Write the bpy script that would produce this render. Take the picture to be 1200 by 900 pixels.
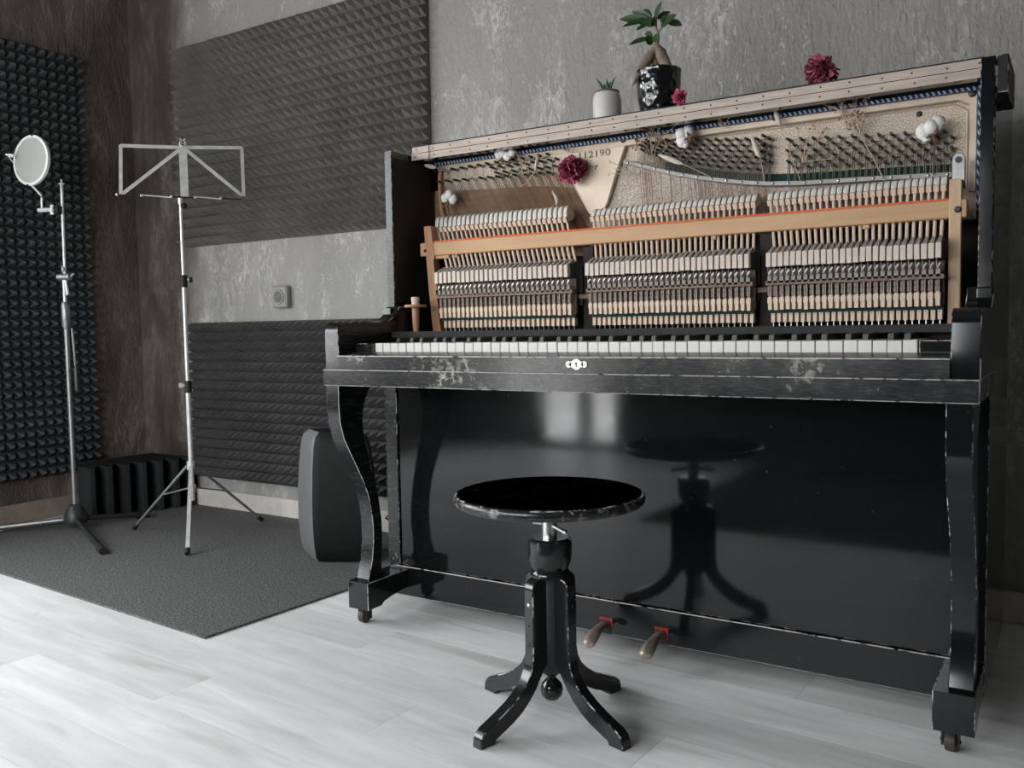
import bpy, math, random
from mathutils import Vector, Matrix
random.seed(7)
for o in list(bpy.data.objects): bpy.data.objects.remove(o)
SC = bpy.context.scene
COL = SC.collection
R = math.radians

# ------------------------------------------------------------------ camera
F_PX, PITCH, YAW, ROLL = 1039.19, R(-3.6955), R(-32.6269), R(-0.9722)
CAM = Vector((1.50354, -2.22080, 0.72269))
fw = Vector((math.sin(YAW)*math.cos(PITCH), math.cos(YAW)*math.cos(PITCH), math.sin(PITCH)))
rt0 = Vector((math.cos(YAW), -math.sin(YAW), 0)); up0 = rt0.cross(fw)
rt = math.cos(ROLL)*rt0 + math.sin(ROLL)*up0
up = -math.sin(ROLL)*rt0 + math.cos(ROLL)*up0
cd = bpy.data.cameras.new('camera'); co = bpy.data.objects.new('camera', cd); COL.objects.link(co)
cd.sensor_width = 36; cd.lens = F_PX*36/1200; cd.clip_start = .05
m = Matrix.Identity(4)
for i in range(3):
    m[i][0] = rt[i]; m[i][1] = up[i]; m[i][2] = -fw[i]; m[i][3] = CAM[i]
co.matrix_world = m
SC.camera = co
def at(px, py, X=None, Y=None, Z=None):
    """point seen at a photo pixel, on a plane of known depth / height"""
    d = rt*((px-600)/F_PX) + up*(-(py-450)/F_PX) + fw
    if X is not None: s = (X-CAM.x)/d.x
    elif Y is not None: s = (Y-CAM.y)/d.y
    else: s = (Z-CAM.z)/d.z
    return CAM + d*s

# ------------------------------------------------------------------ light
SC.view_settings.view_transform = 'Standard'
SC.view_settings.look = 'None'
SC.view_settings.gamma = 1
SC.view_settings.use_curve_mapping = False
SC.view_settings.exposure = 0.0
SC.cycles.use_denoising = True
SC.cycles.max_bounces = 7
SC.cycles.sample_clamp_indirect = 6
# overcast daylight over pale ground, cloud brightening towards the zenith
w = bpy.data.worlds.new('sky'); SC.world = w; w.use_nodes = True
wt = w.node_tree; wg = wt.nodes['Background']
wc = wt.nodes.new('ShaderNodeTexCoord'); wx = wt.nodes.new('ShaderNodeSeparateXYZ'); wr = wt.nodes.new('ShaderNodeValToRGB')
wm = wt.nodes.new('ShaderNodeMapRange'); wm.inputs['From Min'].default_value = -1; wm.inputs['From Max'].default_value = 1
wt.links.new(wc.outputs['Generated'], wx.inputs[0]); wt.links.new(wx.outputs['Z'], wm.inputs['Value']); wt.links.new(wm.outputs['Result'], wr.inputs[0]); wt.links.new(wr.outputs[0], wg.inputs['Color'])
SKY = [(.0, (.42, .42, .42)), (.49, (.45, .45, .45)), (.51, (.45, .45, .45)), (.56, (.55, .56, .57)), (1.0, (.85, .87, .90))]
el = wr.color_ramp.elements
while len(el) < len(SKY): el.new(.5)
for e_, (p_, c_) in zip(el, SKY): e_.position = p_; e_.color = (*c_, 1)
wg.inputs['Strength'].default_value = 23.5
def portal(name, loc, rot, sx, sy):
    l = bpy.data.lights.new(name, 'AREA'); l.shape = 'RECTANGLE'; l.size = sx; l.size_y = sy; l.energy = 1; l.cycles.is_portal = True
    o = bpy.data.objects.new(name, l); COL.objects.link(o); o.location = loc; o.rotation_euler = rot
    return o
XL, YB, YF, XR, ZC = -1.93, .165, -3.30, 3.6, 2.85      # room: left wall, back wall, front wall, right wall, ceiling
# sky portals in the openings: two windows in the left wall, a balcony door and an added window in the wall behind the camera
SIDE = [('window_1', -2.95, -2.05, .50, 2.00), ('window_2', -1.75, -1.05, .60, 1.90)]
FRONT = [('door_1', -1.26, -.70, .0, 2.00, [(-.985, -.90)]), ('added_window', -.60, 1.10, .75, 1.50, [(.22, .27)])]
for n_, a_, b_, c_, d_ in SIDE: portal('sky_portal_'+n_, (XL-.14, (a_+b_)/2, (c_+d_)/2), (0, R(-90), 0), d_-c_, b_-a_)
for n_, a_, b_, c_, d_, _ in FRONT: portal('sky_portal_'+n_, ((a_+b_)/2, YF-.14, (c_+d_)/2), (R(90), 0, 0), b_-a_, d_-c_)

# ------------------------------------------------------------------ materials
def nt(name):
    mt = bpy.data.materials.new(name); mt.use_nodes = True
    t = mt.node_tree; b = t.nodes['Principled BSDF']
    return mt, t, b
def N(t, kind, **kw):
    n = t.nodes.new(kind)
    for k, v in kw.items():
        if k in n.inputs.keys(): n.inputs[k].default_value = v
        else: setattr(n, k, v)
    return n
def L(t, a, b): t.links.new(a, b)
def coords(t, scale=(1, 1, 1), kind='Object'):
    tc = N(t, 'ShaderNodeTexCoord'); mp = N(t, 'ShaderNodeMapping'); mp.inputs['Scale'].default_value = scale
    L(t, tc.outputs[kind], mp.inputs['Vector']); return mp.outputs['Vector']
def noise(t, vec, scale, detail=4, rough=.55, dist=0):
    n = N(t, 'ShaderNodeTexNoise'); n.inputs['Scale'].default_value = scale; n.inputs['Detail'].default_value = detail
    n.inputs['Roughness'].default_value = rough; n.inputs['Distortion'].default_value = dist
    L(t, vec, n.inputs['Vector']); return n.outputs['Fac']
def ramp(t, fac, stops):
    n = N(t, 'ShaderNodeValToRGB'); e = n.color_ramp.elements
    while len(e) < len(stops): e.new(.5)
    for el, (p, c) in zip(e, stops):
        el.position = p; el.color = (c, c, c, 1) if isinstance(c, (int, float)) else (*c, 1)
    L(t, fac, n.inputs[0]); return n.outputs[0]
def mix(t, fac, a, b, mode='MIX'):
    n = N(t, 'ShaderNodeMix', data_type='RGBA', blend_type=mode)
    for s, v in ((0, fac), (6, a), (7, b)):
        if hasattr(v, 'is_output'): L(t, v, n.inputs[s])
        elif s == 0: n.inputs[0].default_value = v
        else: n.inputs[s].default_value = (*v, 1)
    return n.outputs[2]
def math2(t, op, a, b=0.5, clamp=False):
    n = N(t, 'ShaderNodeMath', operation=op, use_clamp=clamp)
    for s, v in ((0, a), (1, b)):
        if hasattr(v, 'is_output'): L(t, v, n.inputs[s])
        else: n.inputs[s].default_value = v
    return n.outputs[0]
def bump(t, b, h, strength=.5, dist=.002):
    n = N(t, 'ShaderNodeBump'); n.inputs['Strength'].default_value = strength; n.inputs['Distance'].default_value = dist
    L(t, h, n.inputs['Height']); L(t, n.outputs['Normal'], b.inputs['Normal'])
def simple(name, col, rough=.5, metal=0, ior=1.45, vary=.15, scale=30, bumpy=0):
    mt, t, b = nt(name)
    v = coords(t); f = noise(t, v, scale)
    c = mix(t, ramp(t, f, [(.3, 0), (.7, 1)]), tuple(x*(1-vary) for x in col), tuple(min(1, x*(1+vary)) for x in col))
    L(t, c, b.inputs['Base Color']); b.inputs['Roughness'].default_value = rough
    b.inputs['Metallic'].default_value = metal; b.inputs['IOR'].default_value = ior
    if bumpy: bump(t, b, f, bumpy, .002)
    return mt
def lacquer(name, scuff=.0, rough=.07, base=(.006, .0068, .0075), ior=1.5):
    """old black polish: glossy, with fine scratches and, where worn, pale scuffs"""
    mt, t, b = nt(name)
    v = coords(t)
    f1 = noise(t, v, 5, 8, .7)
    f2 = noise(t, v, 55, 4, .6, .6)
    f3 = noise(t, coords(t, (3, 1, 14)), 16, 3, .5)
    wear = math2(t, 'MULTIPLY', ramp(t, f1, [(.66-scuff*.16, 0), (.76-scuff*.16, 1)]), ramp(t, f2, [(.50, 0), (.58, 1)]))
    specks = ramp(t, noise(t, v, 120, 2, .5), [(.74, 0), (.77, 1)])
    wear2 = math2(t, 'MULTIPLY', math2(t, 'MAXIMUM', wear if scuff > .1 else 0.0, math2(t, 'MULTIPLY', specks, .6)), .12+.6*scuff)
    dust = mix(t, math2(t, 'MULTIPLY', ramp(t, f3, [(.45, 0), (.75, 1)]), scuff*.10), base, (.35, .35, .34))
    L(t, mix(t, wear2, dust, (.50, .47, .43)), b.inputs['Base Color'])
    rr = math2(t, 'ADD', math2(t, 'MULTIPLY', ramp(t, f1, [(.35, 0), (.7, 1)]), .05+.10*scuff), rough+.03*scuff)
    L(t, math2(t, 'ADD', rr, math2(t, 'MULTIPLY', wear2, .5)), b.inputs['Roughness'])
    b.inputs['IOR'].default_value = ior
    return mt
def worn_edge(name, cover=.6):
    mt, t, b = nt(name)
    f = noise(t, coords(t), 38, 5, .7)
    msk = ramp(t, f, [(.62-cover*.3, 0), (.70-cover*.3, 1)])
    L(t, mix(t, msk, (.012, .012, .013), (.46, .44, .41)), b.inputs['Base Color'])
    L(t, math2(t, 'ADD', math2(t, 'MULTIPLY', msk, .45), .18), b.inputs['Roughness'])
    return mt
def wood(name, a, b_, rough=.5, axis=(1, 12, 12), scale=9):
    mt, t, b = nt(name)
    f = noise(t, coords(t, axis), scale, 6, .6, .4)
    L(t, mix(t, ramp(t, f, [(.3, 0), (.72, 1)]), a, b_), b.inputs['Base Color']); b.inputs['Roughness'].default_value = rough
    bump(t, b, f, .15, .001)
    return mt
def plaster(name, brown):
    """painted plaster wallpaper: grey, pale worn streaks, embossed vertical relief; painted relief highlights; browner, darker tone towards the corner"""
    mt, t, b = nt(name)
    v = coords(t, (1, 1, .42)); vf = coords(t, (1, 1, .5))
    big = noise(t, v, 1.6, 5, .6); mid = noise(t, v, 5.5, 6, .65, .5); fine = noise(t, vf, 46, 4, .6, .8)
    patch = math2(t, 'MULTIPLY', ramp(t, math2(t, 'ADD', math2(t, 'MULTIPLY', mid, .7), math2(t, 'MULTIPLY', big, .3)), [(.50, 0), (.62, 1)]), ramp(t, fine, [(.44, 0), (.60, 1)]))
    rub = ramp(t, noise(t, vf, 62, 3, .6, 1.8), [(.585, 0), (.64, 1)])  # pale flecks, partly painted highlights on the embossed relief
    grey = mix(t, ramp(t, big, [(.3, 0), (.7, 1)]), (.265, .260, .243), (.330, .324, .306))
    c = mix(t, math2(t, 'MULTIPLY', patch, .80), grey, (.62, .61, .58))
    c = mix(t, math2(t, 'MULTIPLY', rub, math2(t, 'MULTIPLY', ramp(t, mid, [(.44, .03), (.60, 1)]), .62)), c, (.68, .67, .63))
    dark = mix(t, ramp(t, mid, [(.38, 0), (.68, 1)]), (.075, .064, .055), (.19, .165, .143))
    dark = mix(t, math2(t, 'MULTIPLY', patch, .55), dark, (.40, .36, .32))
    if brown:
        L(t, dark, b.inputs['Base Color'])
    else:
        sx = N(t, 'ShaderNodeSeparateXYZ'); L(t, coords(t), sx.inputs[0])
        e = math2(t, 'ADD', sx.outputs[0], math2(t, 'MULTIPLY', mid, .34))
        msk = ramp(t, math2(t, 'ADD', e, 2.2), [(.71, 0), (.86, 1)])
        L(t, mix(t, msk, mix(t, .75, (.0, .0, .0), dark), c), b.inputs['Base Color'])  # back wall colour goes darker and browner towards the left corner
    b.inputs['Roughness'].default_value = .62
    h = math2(t, 'ADD', fine, math2(t, 'MULTIPLY', noise(t, coords(t, (1, 1, .3)), 110, 3, .6, 1), .5))
    bump(t, b, h, .85, .008)
    return mt
M = {}
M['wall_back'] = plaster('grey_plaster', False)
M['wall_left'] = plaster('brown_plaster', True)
M['room_wall'] = simple('room_wall_paint', (.08, .078, .075), .8, scale=3)
M['ceiling'] = simple('ceiling_paint', (.22, .22, .215), .9, scale=2)
def plank_mat():
    mt, t, b = nt('white_oak_laminate')
    oi = N(t, 'ShaderNodeObjectInfo')
    tc = N(t, 'ShaderNodeTexCoord'); mp = N(t, 'ShaderNodeMapping'); mp.inputs['Scale'].default_value = (1, 7, 1)
    off = N(t, 'ShaderNodeVectorMath', operation='SCALE'); off.inputs[0].default_value = (37, 91, 0); L(t, oi.outputs['Random'], off.inputs['Scale'])
    ad = N(t, 'ShaderNodeVectorMath', operation='ADD'); L(t, tc.outputs['Object'], ad.inputs[0]); L(t, off.outputs[0], ad.inputs[1])
    L(t, ad.outputs[0], mp.inputs['Vector'])
    v = mp.outputs['Vector']
    g = noise(t, v, 3.2, 8, .62, .5); k = noise(t, v, 1.7, 3, .5, .2)
    c = mix(t, ramp(t, g, [(.32, 0), (.68, 1)]), (.70, .695, .69), (.89, .89, .885))
    c = mix(t, math2(t, 'MULTIPLY', ramp(t, k, [(.60, 0), (.72, 1)]), .50), c, (.42, .40, .39))
    br = math2(t, 'ADD', math2(t, 'MULTIPLY', oi.outputs['Random'], .20), .87)
    hv = N(t, 'ShaderNodeHueSaturation'); L(t, c, hv.inputs['Color']); L(t, br, hv.inputs['Value'])
    L(t, hv.outputs[0], b.inputs['Base Color'])
    L(t, math2(t, 'ADD', math2(t, 'MULTIPLY', g, .2), .34), b.inputs['Roughness'])
    bump(t, b, g, .08, .001)
    return mt
M['plank'] = plank_mat()
M['floor_gap'] = simple('floor_joint', (.22, .215, .21), .8)
M['pale_stone'] = simple('pale_concrete', (.80, .80, .78), .8)
M['white_trim'] = simple('cream_baseboard', (.60, .57, .52), .5, vary=.08)
M['brown_trim'] = simple('tan_baseboard', (.30, .25, .205), .5, vary=.15)
def carpet_mat():
    mt, t, b = nt('grey_needle_felt')
    v = coords(t); f = noise(t, v, 170, 3, .8); g = noise(t, v, 9, 4, .6); s = noise(t, v, 95, 2, .6)
    c = mix(t, ramp(t, f, [(.40, 0), (.62, 1)]), (.030, .031, .030), (.235, .238, .228))
    c = mix(t, math2(t, 'MULTIPLY', ramp(t, s, [(.62, 0), (.75, 1)]), .45), c, (.33, .33, .31))
    c = mix(t, math2(t, 'MULTIPLY', g, .35), c, (.09, .09, .088))
    L(t, c, b.inputs['Base Color']); b.inputs['Roughness'].default_value = .95
    bump(t, b, f, .9, .006)
    return mt
M['carpet'] = carpet_mat()
M['added_rug_dark'] = simple('added_rug_black', (.012, .012, .012), .95)
def foam_mat(name, c):
    mt, t, b = nt(name)
    f = noise(t, coords(t), 420, 2, .6); g = noise(t, coords(t), 6, 3)
    a = mix(t, ramp(t, g, [(.3, 0), (.7, 1)]), tuple(x*.85 for x in c), tuple(x*1.15 for x in c))
    L(t, a, b.inputs['Base Color']); b.inputs['Roughness'].default_value = 1; b.inputs['Specular IOR Level'].default_value = .1
    bump(t, b, f, .3, .002); return mt
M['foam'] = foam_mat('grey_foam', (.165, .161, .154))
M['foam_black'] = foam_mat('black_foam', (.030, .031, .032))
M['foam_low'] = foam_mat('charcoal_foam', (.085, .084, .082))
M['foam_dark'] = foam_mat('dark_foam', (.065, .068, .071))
M['black'] = lacquer('black_lacquer', .0)
M['panel'] = lacquer('black_lacquer_panel', .06, .05, (.004, .0048, .0052), 1.45)
M['scuff'] = lacquer('scuffed_black_lacquer', .75, .14)
M['stoolblack'] = lacquer('stool_black_lacquer', .14, .12, (.010, .0105, .011))
M['stoolscuff'] = lacquer('stool_rim_worn', 1.0, .20)
M['edge'] = worn_edge('worn_edge', .75)
M['edge_soft'] = worn_edge('lightly_worn_edge', .38)
M['matte'] = simple('matte_black', (.010, .010, .011), .65)
M['inside'] = simple('dark_inside_wood', (.020, .016, .013), .8)
M['felt_strip'] = simple('grey_black_felt', (.035, .035, .036), .9)
M['ivory'] = simple('ivory_key', (.64, .63, .605), .28, vary=.05, scale=14)
M['ebony'] = simple('ebony_key', (.045, .045, .046), .4)
M['brass'] = simple('pale_brass', (.72, .66, .56), .38, .75)
M['steel'] = simple('steel', (.62, .62, .62), .3, 1)
M['greysteel'] = simple('grey_metal', (.30, .305, .30), .42, .8)
M['wire_metal'] = simple('dull_wire', (.36, .32, .28), .5, .4)
M['bar_metal'] = simple('dull_bar_metal', (.27, .265, .25), .5, .4)
M['silver'] = simple('silver_paint', (.66, .66, .65), .38, .35)
M['pin_iron'] = simple('pin_iron', (.020, .016, .014), .45, .3)
M['iron'] = simple('dark_iron', (.045, .042, .040), .45, .6)
M['pale_wood'] = wood('pale_lid_wood', (.35, .285, .235), (.56, .48, .42), .6)
M['rail_wood'] = wood('pine_rail', (.45, .26, .125), (.53, .32, .165), .5, (1, 8, 10), 6)
M['post_wood'] = wood('beech_post', (.50, .33, .20), (.62, .44, .29), .55, (10, 10, 1), 7)
M['brown_post'] = wood('brown_post', (.33, .17, .085), (.46, .25, .13), .5, (10, 10, 1), 7)
M['action_wood'] = wood('action_wood', (.60, .47, .36), (.74, .60, .48), .6, (9, 9, 2), 14)
M['cream_felt'] = simple('cream_block', (.66, .58, .51), .8, vary=.1)
M['hammer_felt'] = simple('hammer_felt', (.66, .63, .585), .95, vary=.12, scale=60)
M['grey_felt'] = simple('grey_felt', (.34, .31, .28), .95)
M['dark_felt'] = simple('dark_brown_felt', (.24, .195, .16), .9)
M['brown_rail'] = wood('brown_rail', (.15, .105, .08), (.25, .18, .14), .7)
M['dusty_rail'] = wood('dusty_rail', (.085, .065, .052), (.17, .135, .11), .85)
M['orange_felt'] = simple('orange_felt', (.70, .13, .050), .9)
M['green_felt'] = simple('teal_felt', (.010, .042, .036), .95)
M['red_felt'] = simple('red_felt', (.26, .026, .024), .95, bumpy=.5)
def gold_mat(name, a, b_, rub):
    mt, t, b = nt(name)
    f = noise(t, coords(t), 330, 2, .7); g = noise(t, coords(t), 9, 5, .6)
    c = mix(t, ramp(t, f, [(.36, 0), (.64, 1)]), a, b_)
    c = mix(t, math2(t, 'MULTIPLY', ramp(t, g, [(.45, 0), (.75, 1)]), rub), c, (.20, .15, .115))
    L(t, c, b.inputs['Base Color']); b.inputs['Roughness'].default_value = .5; b.inputs['Metallic'].default_value = .25
    bump(t, b, f, .45, .002); return mt
M['gold'] = gold_mat('gold_speckled_iron', (.30, .235, .175), (.74, .65, .54), .25)
M['gold_dirty'] = gold_mat('dusty_gold_iron', (.21, .17, .135), (.52, .45, .38), .4)
M['gold_smooth'] = simple('gold_painted_iron', (.52, .43, .345), .42, .3, vary=.12, scale=18)
M['soundboard'] = wood('soundboard_spruce', (.17, .105, .062), (.36, .25, .165), .7, (1, 1, 10), 6)
M['string_steel'] = simple('string_steel', (.34, .32, .28), .45, .6)
M['copper'] = simple('copper_string', (.36, .23, .15), .4, .8)
def braid_mat():
    mt, t, b = nt('blue_braid')
    wv = N(t, 'ShaderNodeTexWave', wave_type='BANDS', bands_direction='DIAGONAL'); wv.inputs['Scale'].default_value = 62; wv.inputs['Distortion'].default_value = 1.5
    L(t, coords(t, (1, 1, .55)), wv.inputs['Vector'])
    L(t, mix(t, ramp(t, wv.outputs['Fac'], [(.55, 0), (.75, 1)]), (.018, .035, .080), (.42, .48, .58)), b.inputs['Base Color']); b.inputs['Roughness'].default_value = .9
    return mt
M['braid'] = braid_mat()
M['navy'] = simple('navy_felt', (.012, .022, .036), .9)
M['ink'] = simple('grey_ink', (.19, .155, .13), .7)
M['plastic'] = simple('black_plastic', (.022, .023, .024), .42, ior=1.5, vary=.05)
M['grey_plastic'] = simple('grey_speaker_plastic', (.030, .032, .032), .42, ior=1.5, vary=.05)
M['speaker_black'] = simple('speaker_black', (.0035, .0038, .0038), .6, ior=1.3, vary=.05)
M['baffle_grey'] = simple('baffle_grey', (.12, .127, .124), .5, vary=.05)
M['rubber'] = simple('rubber', (.012, .012, .012), .7)
M['white_plastic'] = simple('white_plastic', (.80, .82, .80), .35, vary=.04)
def mesh_mat():
    mt, t, b = nt('filter_mesh')
    b.inputs['Base Color'].default_value = (.42, .44, .42, 1); b.inputs['Roughness'].default_value = .8; b.inputs['Alpha'].default_value = .93
    return mt
M['mesh'] = mesh_mat()
M['wheel'] = simple('dark_caster', (.045, .038, .034), .5)
M['pedal'] = simple('worn_brass_pedal', (.26, .215, .18), .42, .6, vary=.25, scale=40)
M['socket_dark'] = simple('socket_recess', (.11, .108, .10), .5, vary=.05)
M['socket'] = simple('painted_socket', (.27, .265, .25), .5, vary=.05)
M['wframe'] = simple('white_window_frame', (.55, .55, .54), .5)
def petal_mat(name, a, b_):
    mt, t, b = nt(name); oi = N(t, 'ShaderNodeObjectInfo')
    sx = N(t, 'ShaderNodeSeparateXYZ'); L(t, coords(t), sx.inputs[0])
    f = math2(t, 'ADD', math2(t, 'MULTIPLY', sx.outputs[2], .55), math2(t, 'MULTIPLY', oi.outputs['Random'], .45))
    f = math2(t, 'ADD', f, math2(t, 'MULTIPLY', noise(t, coords(t, (6, 6, 1.5)), 3, 4), .35))
    L(t, mix(t, ramp(t, f, [(.30, 0), (.95, 1)]), a, b_), b.inputs['Base Color']); b.inputs['Roughness'].default_value = .8
    return mt
M['peony'] = petal_mat('dried_peony', (.13, .012, .030), (.50, .115, .19))
M['peony_hot'] = petal_mat('bright_dried_peony', (.22, .020, .060), (.62, .13, .25))
M['peony_dark'] = petal_mat('dark_dried_peony', (.085, .012, .024), (.40, .10, .15))
M['cotton'] = simple('cotton', (.80, .79, .77), 1, vary=.06, scale=120, bumpy=.6)
M['husk'] = simple('husk', (.13, .085, .055), .8)
M['plume'] = simple('bunny_tail', (.62, .57, .50), 1, vary=.15, scale=200, bumpy=.8)
M['straw'] = simple('dry_stem', (.47, .38, .29), .8)
M['drybrown'] = simple('dried_floret', (.30, .185, .125), .9, vary=.4)
M['drypink'] = simple('pink_floret', (.55, .10, .17), .9, vary=.3)
M['dryorange'] = simple('orange_sprig', (.46, .22, .12), .9, vary=.3)
M['leaf'] = simple('ficus_leaf', (.036, .074, .028), .35, vary=.35, scale=25)
M['succulent'] = simple('succulent_leaf', (.045, .090, .055), .45, vary=.3)
M['bark'] = simple('ficus_root', (.20, .155, .125), .75, vary=.4, scale=50, bumpy=.4)
M['pot_white'] = simple('white_glaze_pot', (.58, .57, .55), .3, vary=.05)
M['pot_rim'] = simple('brown_clay_rim', (.17, .10, .070), .6)
M['soil'] = simple('soil', (.035, .026, .020), .95)
def blackpot():
    mt, t, b = nt('black_hammered_glaze')
    vo = N(t, 'ShaderNodeTexVoronoi'); vo.inputs['Scale'].default_value = 62; L(t, coords(t), vo.inputs['Vector'])
    b.inputs['Base Color'].default_value = (.008, .009, .010, 1); b.inputs['Roughness'].default_value = .16; b.inputs['IOR'].default_value = 1.8
    bump(t, b, vo.outputs['Distance'], .45, .008); return mt
M['pot_black'] = blackpot()

# ------------------------------------------------------------------ mesh builder
class MB:
    def __init__(s): s.v = []; s.f = []; s.m = []
    def add(s, vs, fs, m=0):
        b = len(s.v); s.v += [tuple(p) for p in vs]
        for k, f in enumerate(fs):
            s.f.append(tuple(b+i for i in f)); s.m.append(m[k] if isinstance(m, list) else m)
    def box(s, x0, x1, y0, y1, z0, z1, m=0, mf=None):
        vs = [(x, y, z) for x in (x0, x1) for y in (y0, y1) for z in (z0, z1)]
        fs = [(0, 1, 3, 2), (4, 6, 7, 5), (0, 4, 5, 1), (2, 3, 7, 6), (0, 2, 6, 4), (1, 5, 7, 3)]
        ms = [m]*6
        if mf is not None: ms[2] = mf                       # front (-Y) face
        s.add(vs, fs, ms)
    def cbox(s, x0, x1, y0, y1, z0, z1, c=.0015, m=0, me=1):
        lo, hi = (x0, y0, z0), (x1, y1, z1); idx = {}; vs = []
        for cx in (0, 1):
            for cy in (0, 1):
                for cz in (0, 1):
                    for ax in range(3):
                        p = []
                        for a, k in enumerate((cx, cy, cz)):
                            q = hi[a] if k else lo[a]
                            if a != ax: q += -c if k else c
                            p.append(q)
                        idx[(cx, cy, cz, ax)] = len(vs); vs.append(p)
        fs = []; ms = []
        for ax in range(3):
            o = [a for a in range(3) if a != ax]
            for k in (0, 1):
                q = []
                for a, b in ((0, 0), (1, 0), (1, 1), (0, 1)):
                    cc = [0, 0, 0]; cc[ax] = k; cc[o[0]] = a; cc[o[1]] = b; q.append(idx[(*cc, ax)])
                fs.append(q); ms.append(m)
            for a in (0, 1):
                for b in (0, 1):
                    q = []
                    for k, w_ in ((0, o[0]), (1, o[0]), (1, o[1]), (0, o[1])):
                        cc = [0, 0, 0]; cc[ax] = k; cc[o[0]] = a; cc[o[1]] = b; q.append(idx[(*cc, w_)])
                    fs.append(q); ms.append(me)
        for cx in (0, 1):
            for cy in (0, 1):
                for cz in (0, 1): fs.append([idx[(cx, cy, cz, a)] for a in range(3)]); ms.append(me)
        s.add(vs, fs, ms)
    def prism(s, poly, axis, a0, a1, m=0, c=0, me=None, mcap=None):
        n = len(poly); me = m if me is None else me; mcap = m if mcap is None else mcap
        area = sum(poly[i][0]*poly[(i+1) % n][1]-poly[(i+1) % n][0]*poly[i][1] for i in range(n))
        sg = 1 if area > 0 else -1
        ins = []
        for i in range(n):
            p0, p1, p2 = Vector(poly[i-1]), Vector(poly[i]), Vector(poly[(i+1) % n])
            d1, d2 = (p1-p0), (p2-p1)
            d1 = d1.normalized() if d1.length else d1; d2 = d2.normalized() if d2.length else d2
            nn = Vector((-(d1.y+d2.y), d1.x+d2.x))*sg
            nn = nn.normalized() if nn.length > 1e-9 else Vector((0, 0)); ins.append(p1+nn*c)
        def P(q, a): return {'x': (a, q[0], q[1]), 'y': (q[0], a, q[1]), 'z': (q[0], q[1], a)}[axis]
        rings = [(poly, a0), (poly, a1)] if c == 0 else [(ins, a0), (poly, a0+c), (poly, a1-c), (ins, a1)]
        vs = [P(q, a) for pl, a in rings for q in pl]; fs = []; ms = []
        for r in range(len(rings)-1):
            for i in range(n):
                j = (i+1) % n; fs.append((r*n+i, r*n+j, (r+1)*n+j, (r+1)*n+i)); ms.append(me if c and r != 1 else m)
        fs.append(tuple(range(n))); ms.append(mcap); fs.append(tuple((len(rings)-1)*n+i for i in range(n))); ms.append(mcap)
        s.add(vs, fs, ms)
    def tube(s, pts, r, n=8, m=0, cap=True):
        pts = [Vector(p) for p in pts]; rs = r if isinstance(r, (list, tuple)) else [r]*len(pts)
        vs = []; fs = []; prev = None
        for i, p in enumerate(pts):
            d = (pts[min(i+1, len(pts)-1)]-pts[max(i-1, 0)]).normalized()
            if prev is None:
                a = Vector((0, 0, 1)) if abs(d.z) < .9 else Vector((1, 0, 0)); u = d.cross(a).normalized()
            else: u = (prev-d*prev.dot(d)).normalized()
            prev = u; v = d.cross(u)
            for k in range(n):
                t = 2*math.pi*k/n; vs.append(p+(u*math.cos(t)+v*math.sin(t))*rs[i])
        for i in range(len(pts)-1):
            for k in range(n):
                j = (k+1) % n; fs.append((i*n+k, i*n+j, (i+1)*n+j, (i+1)*n+k))
        if cap: fs.append(tuple(range(n))); fs.append(tuple((len(pts)-1)*n+k for k in range(n)))
        s.add(vs, fs, m)
    def lathe(s, prof, c=(0, 0, 0), n=24, m=0, axis='z'):
        vs = []; fs = []
        for r, h in prof:
            for k in range(n):
                t = 2*math.pi*k/n; x, y = r*math.cos(t), r*math.sin(t)
                q = {'z': (x, y, h), 'y': (x, h, y), 'x': (h, x, y)}[axis]
                vs.append((c[0]+q[0], c[1]+q[1], c[2]+q[2]))
        for i in range(len(prof)-1):
            for k in range(n):
                j = (k+1) % n; fs.append((i*n+k, i*n+j, (i+1)*n+j, (i+1)*n+k))
        fs.append(tuple(range(n))); fs.append(tuple((len(prof)-1)*n+k for k in range(n)))
        s.add(vs, fs, m)
    def ball(s, c, r, n=10, k=7, m=0, jit=0):
        c = Vector(c); rr = r if isinstance(r, (tuple, list)) else (r, r, r); vs = []; fs = []
        for i in range(k+1):
            ph = math.pi*i/k
            for j in range(n):
                t = 2*math.pi*j/n; q = 1+random.uniform(-jit, jit)
                vs.append((c.x+rr[0]*q*math.sin(ph)*math.cos(t), c.y+rr[1]*q*math.sin(ph)*math.sin(t), c.z+rr[2]*q*math.cos(ph)))
        for i in range(k):
            for j in range(n):
                l = (j+1) % n; fs.append((i*n+j, i*n+l, (i+1)*n+l, (i+1)*n+j))
        s.add(vs, fs, m)
    def bar(s, a, b, w_, t_, up=(0, 0, 1), m=0):
        """flat bar a->b, w_ wide (across 'up' x dir), t_ thick"""
        a, b, up = Vector(a), Vector(b), Vector(up); d = (b-a).normalized()
        n_ = up-d*up.dot(d); n_.normalize(); u = d.cross(n_)
        vs = [p+u*(w_/2*i)+n_*(t_/2*j) for p in (a, b) for i, j in ((-1, -1), (1, -1), (1, 1), (-1, 1))]
        s.add(vs, [(0, 1, 2, 3), (4, 7, 6, 5), (0, 4, 5, 1), (1, 5, 6, 2), (2, 6, 7, 3), (3, 7, 4, 0)], m)
WO = {}
def wo(p): return WO.get(p.name, Vector((0, 0, 0))) if p else Vector((0, 0, 0))
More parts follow.
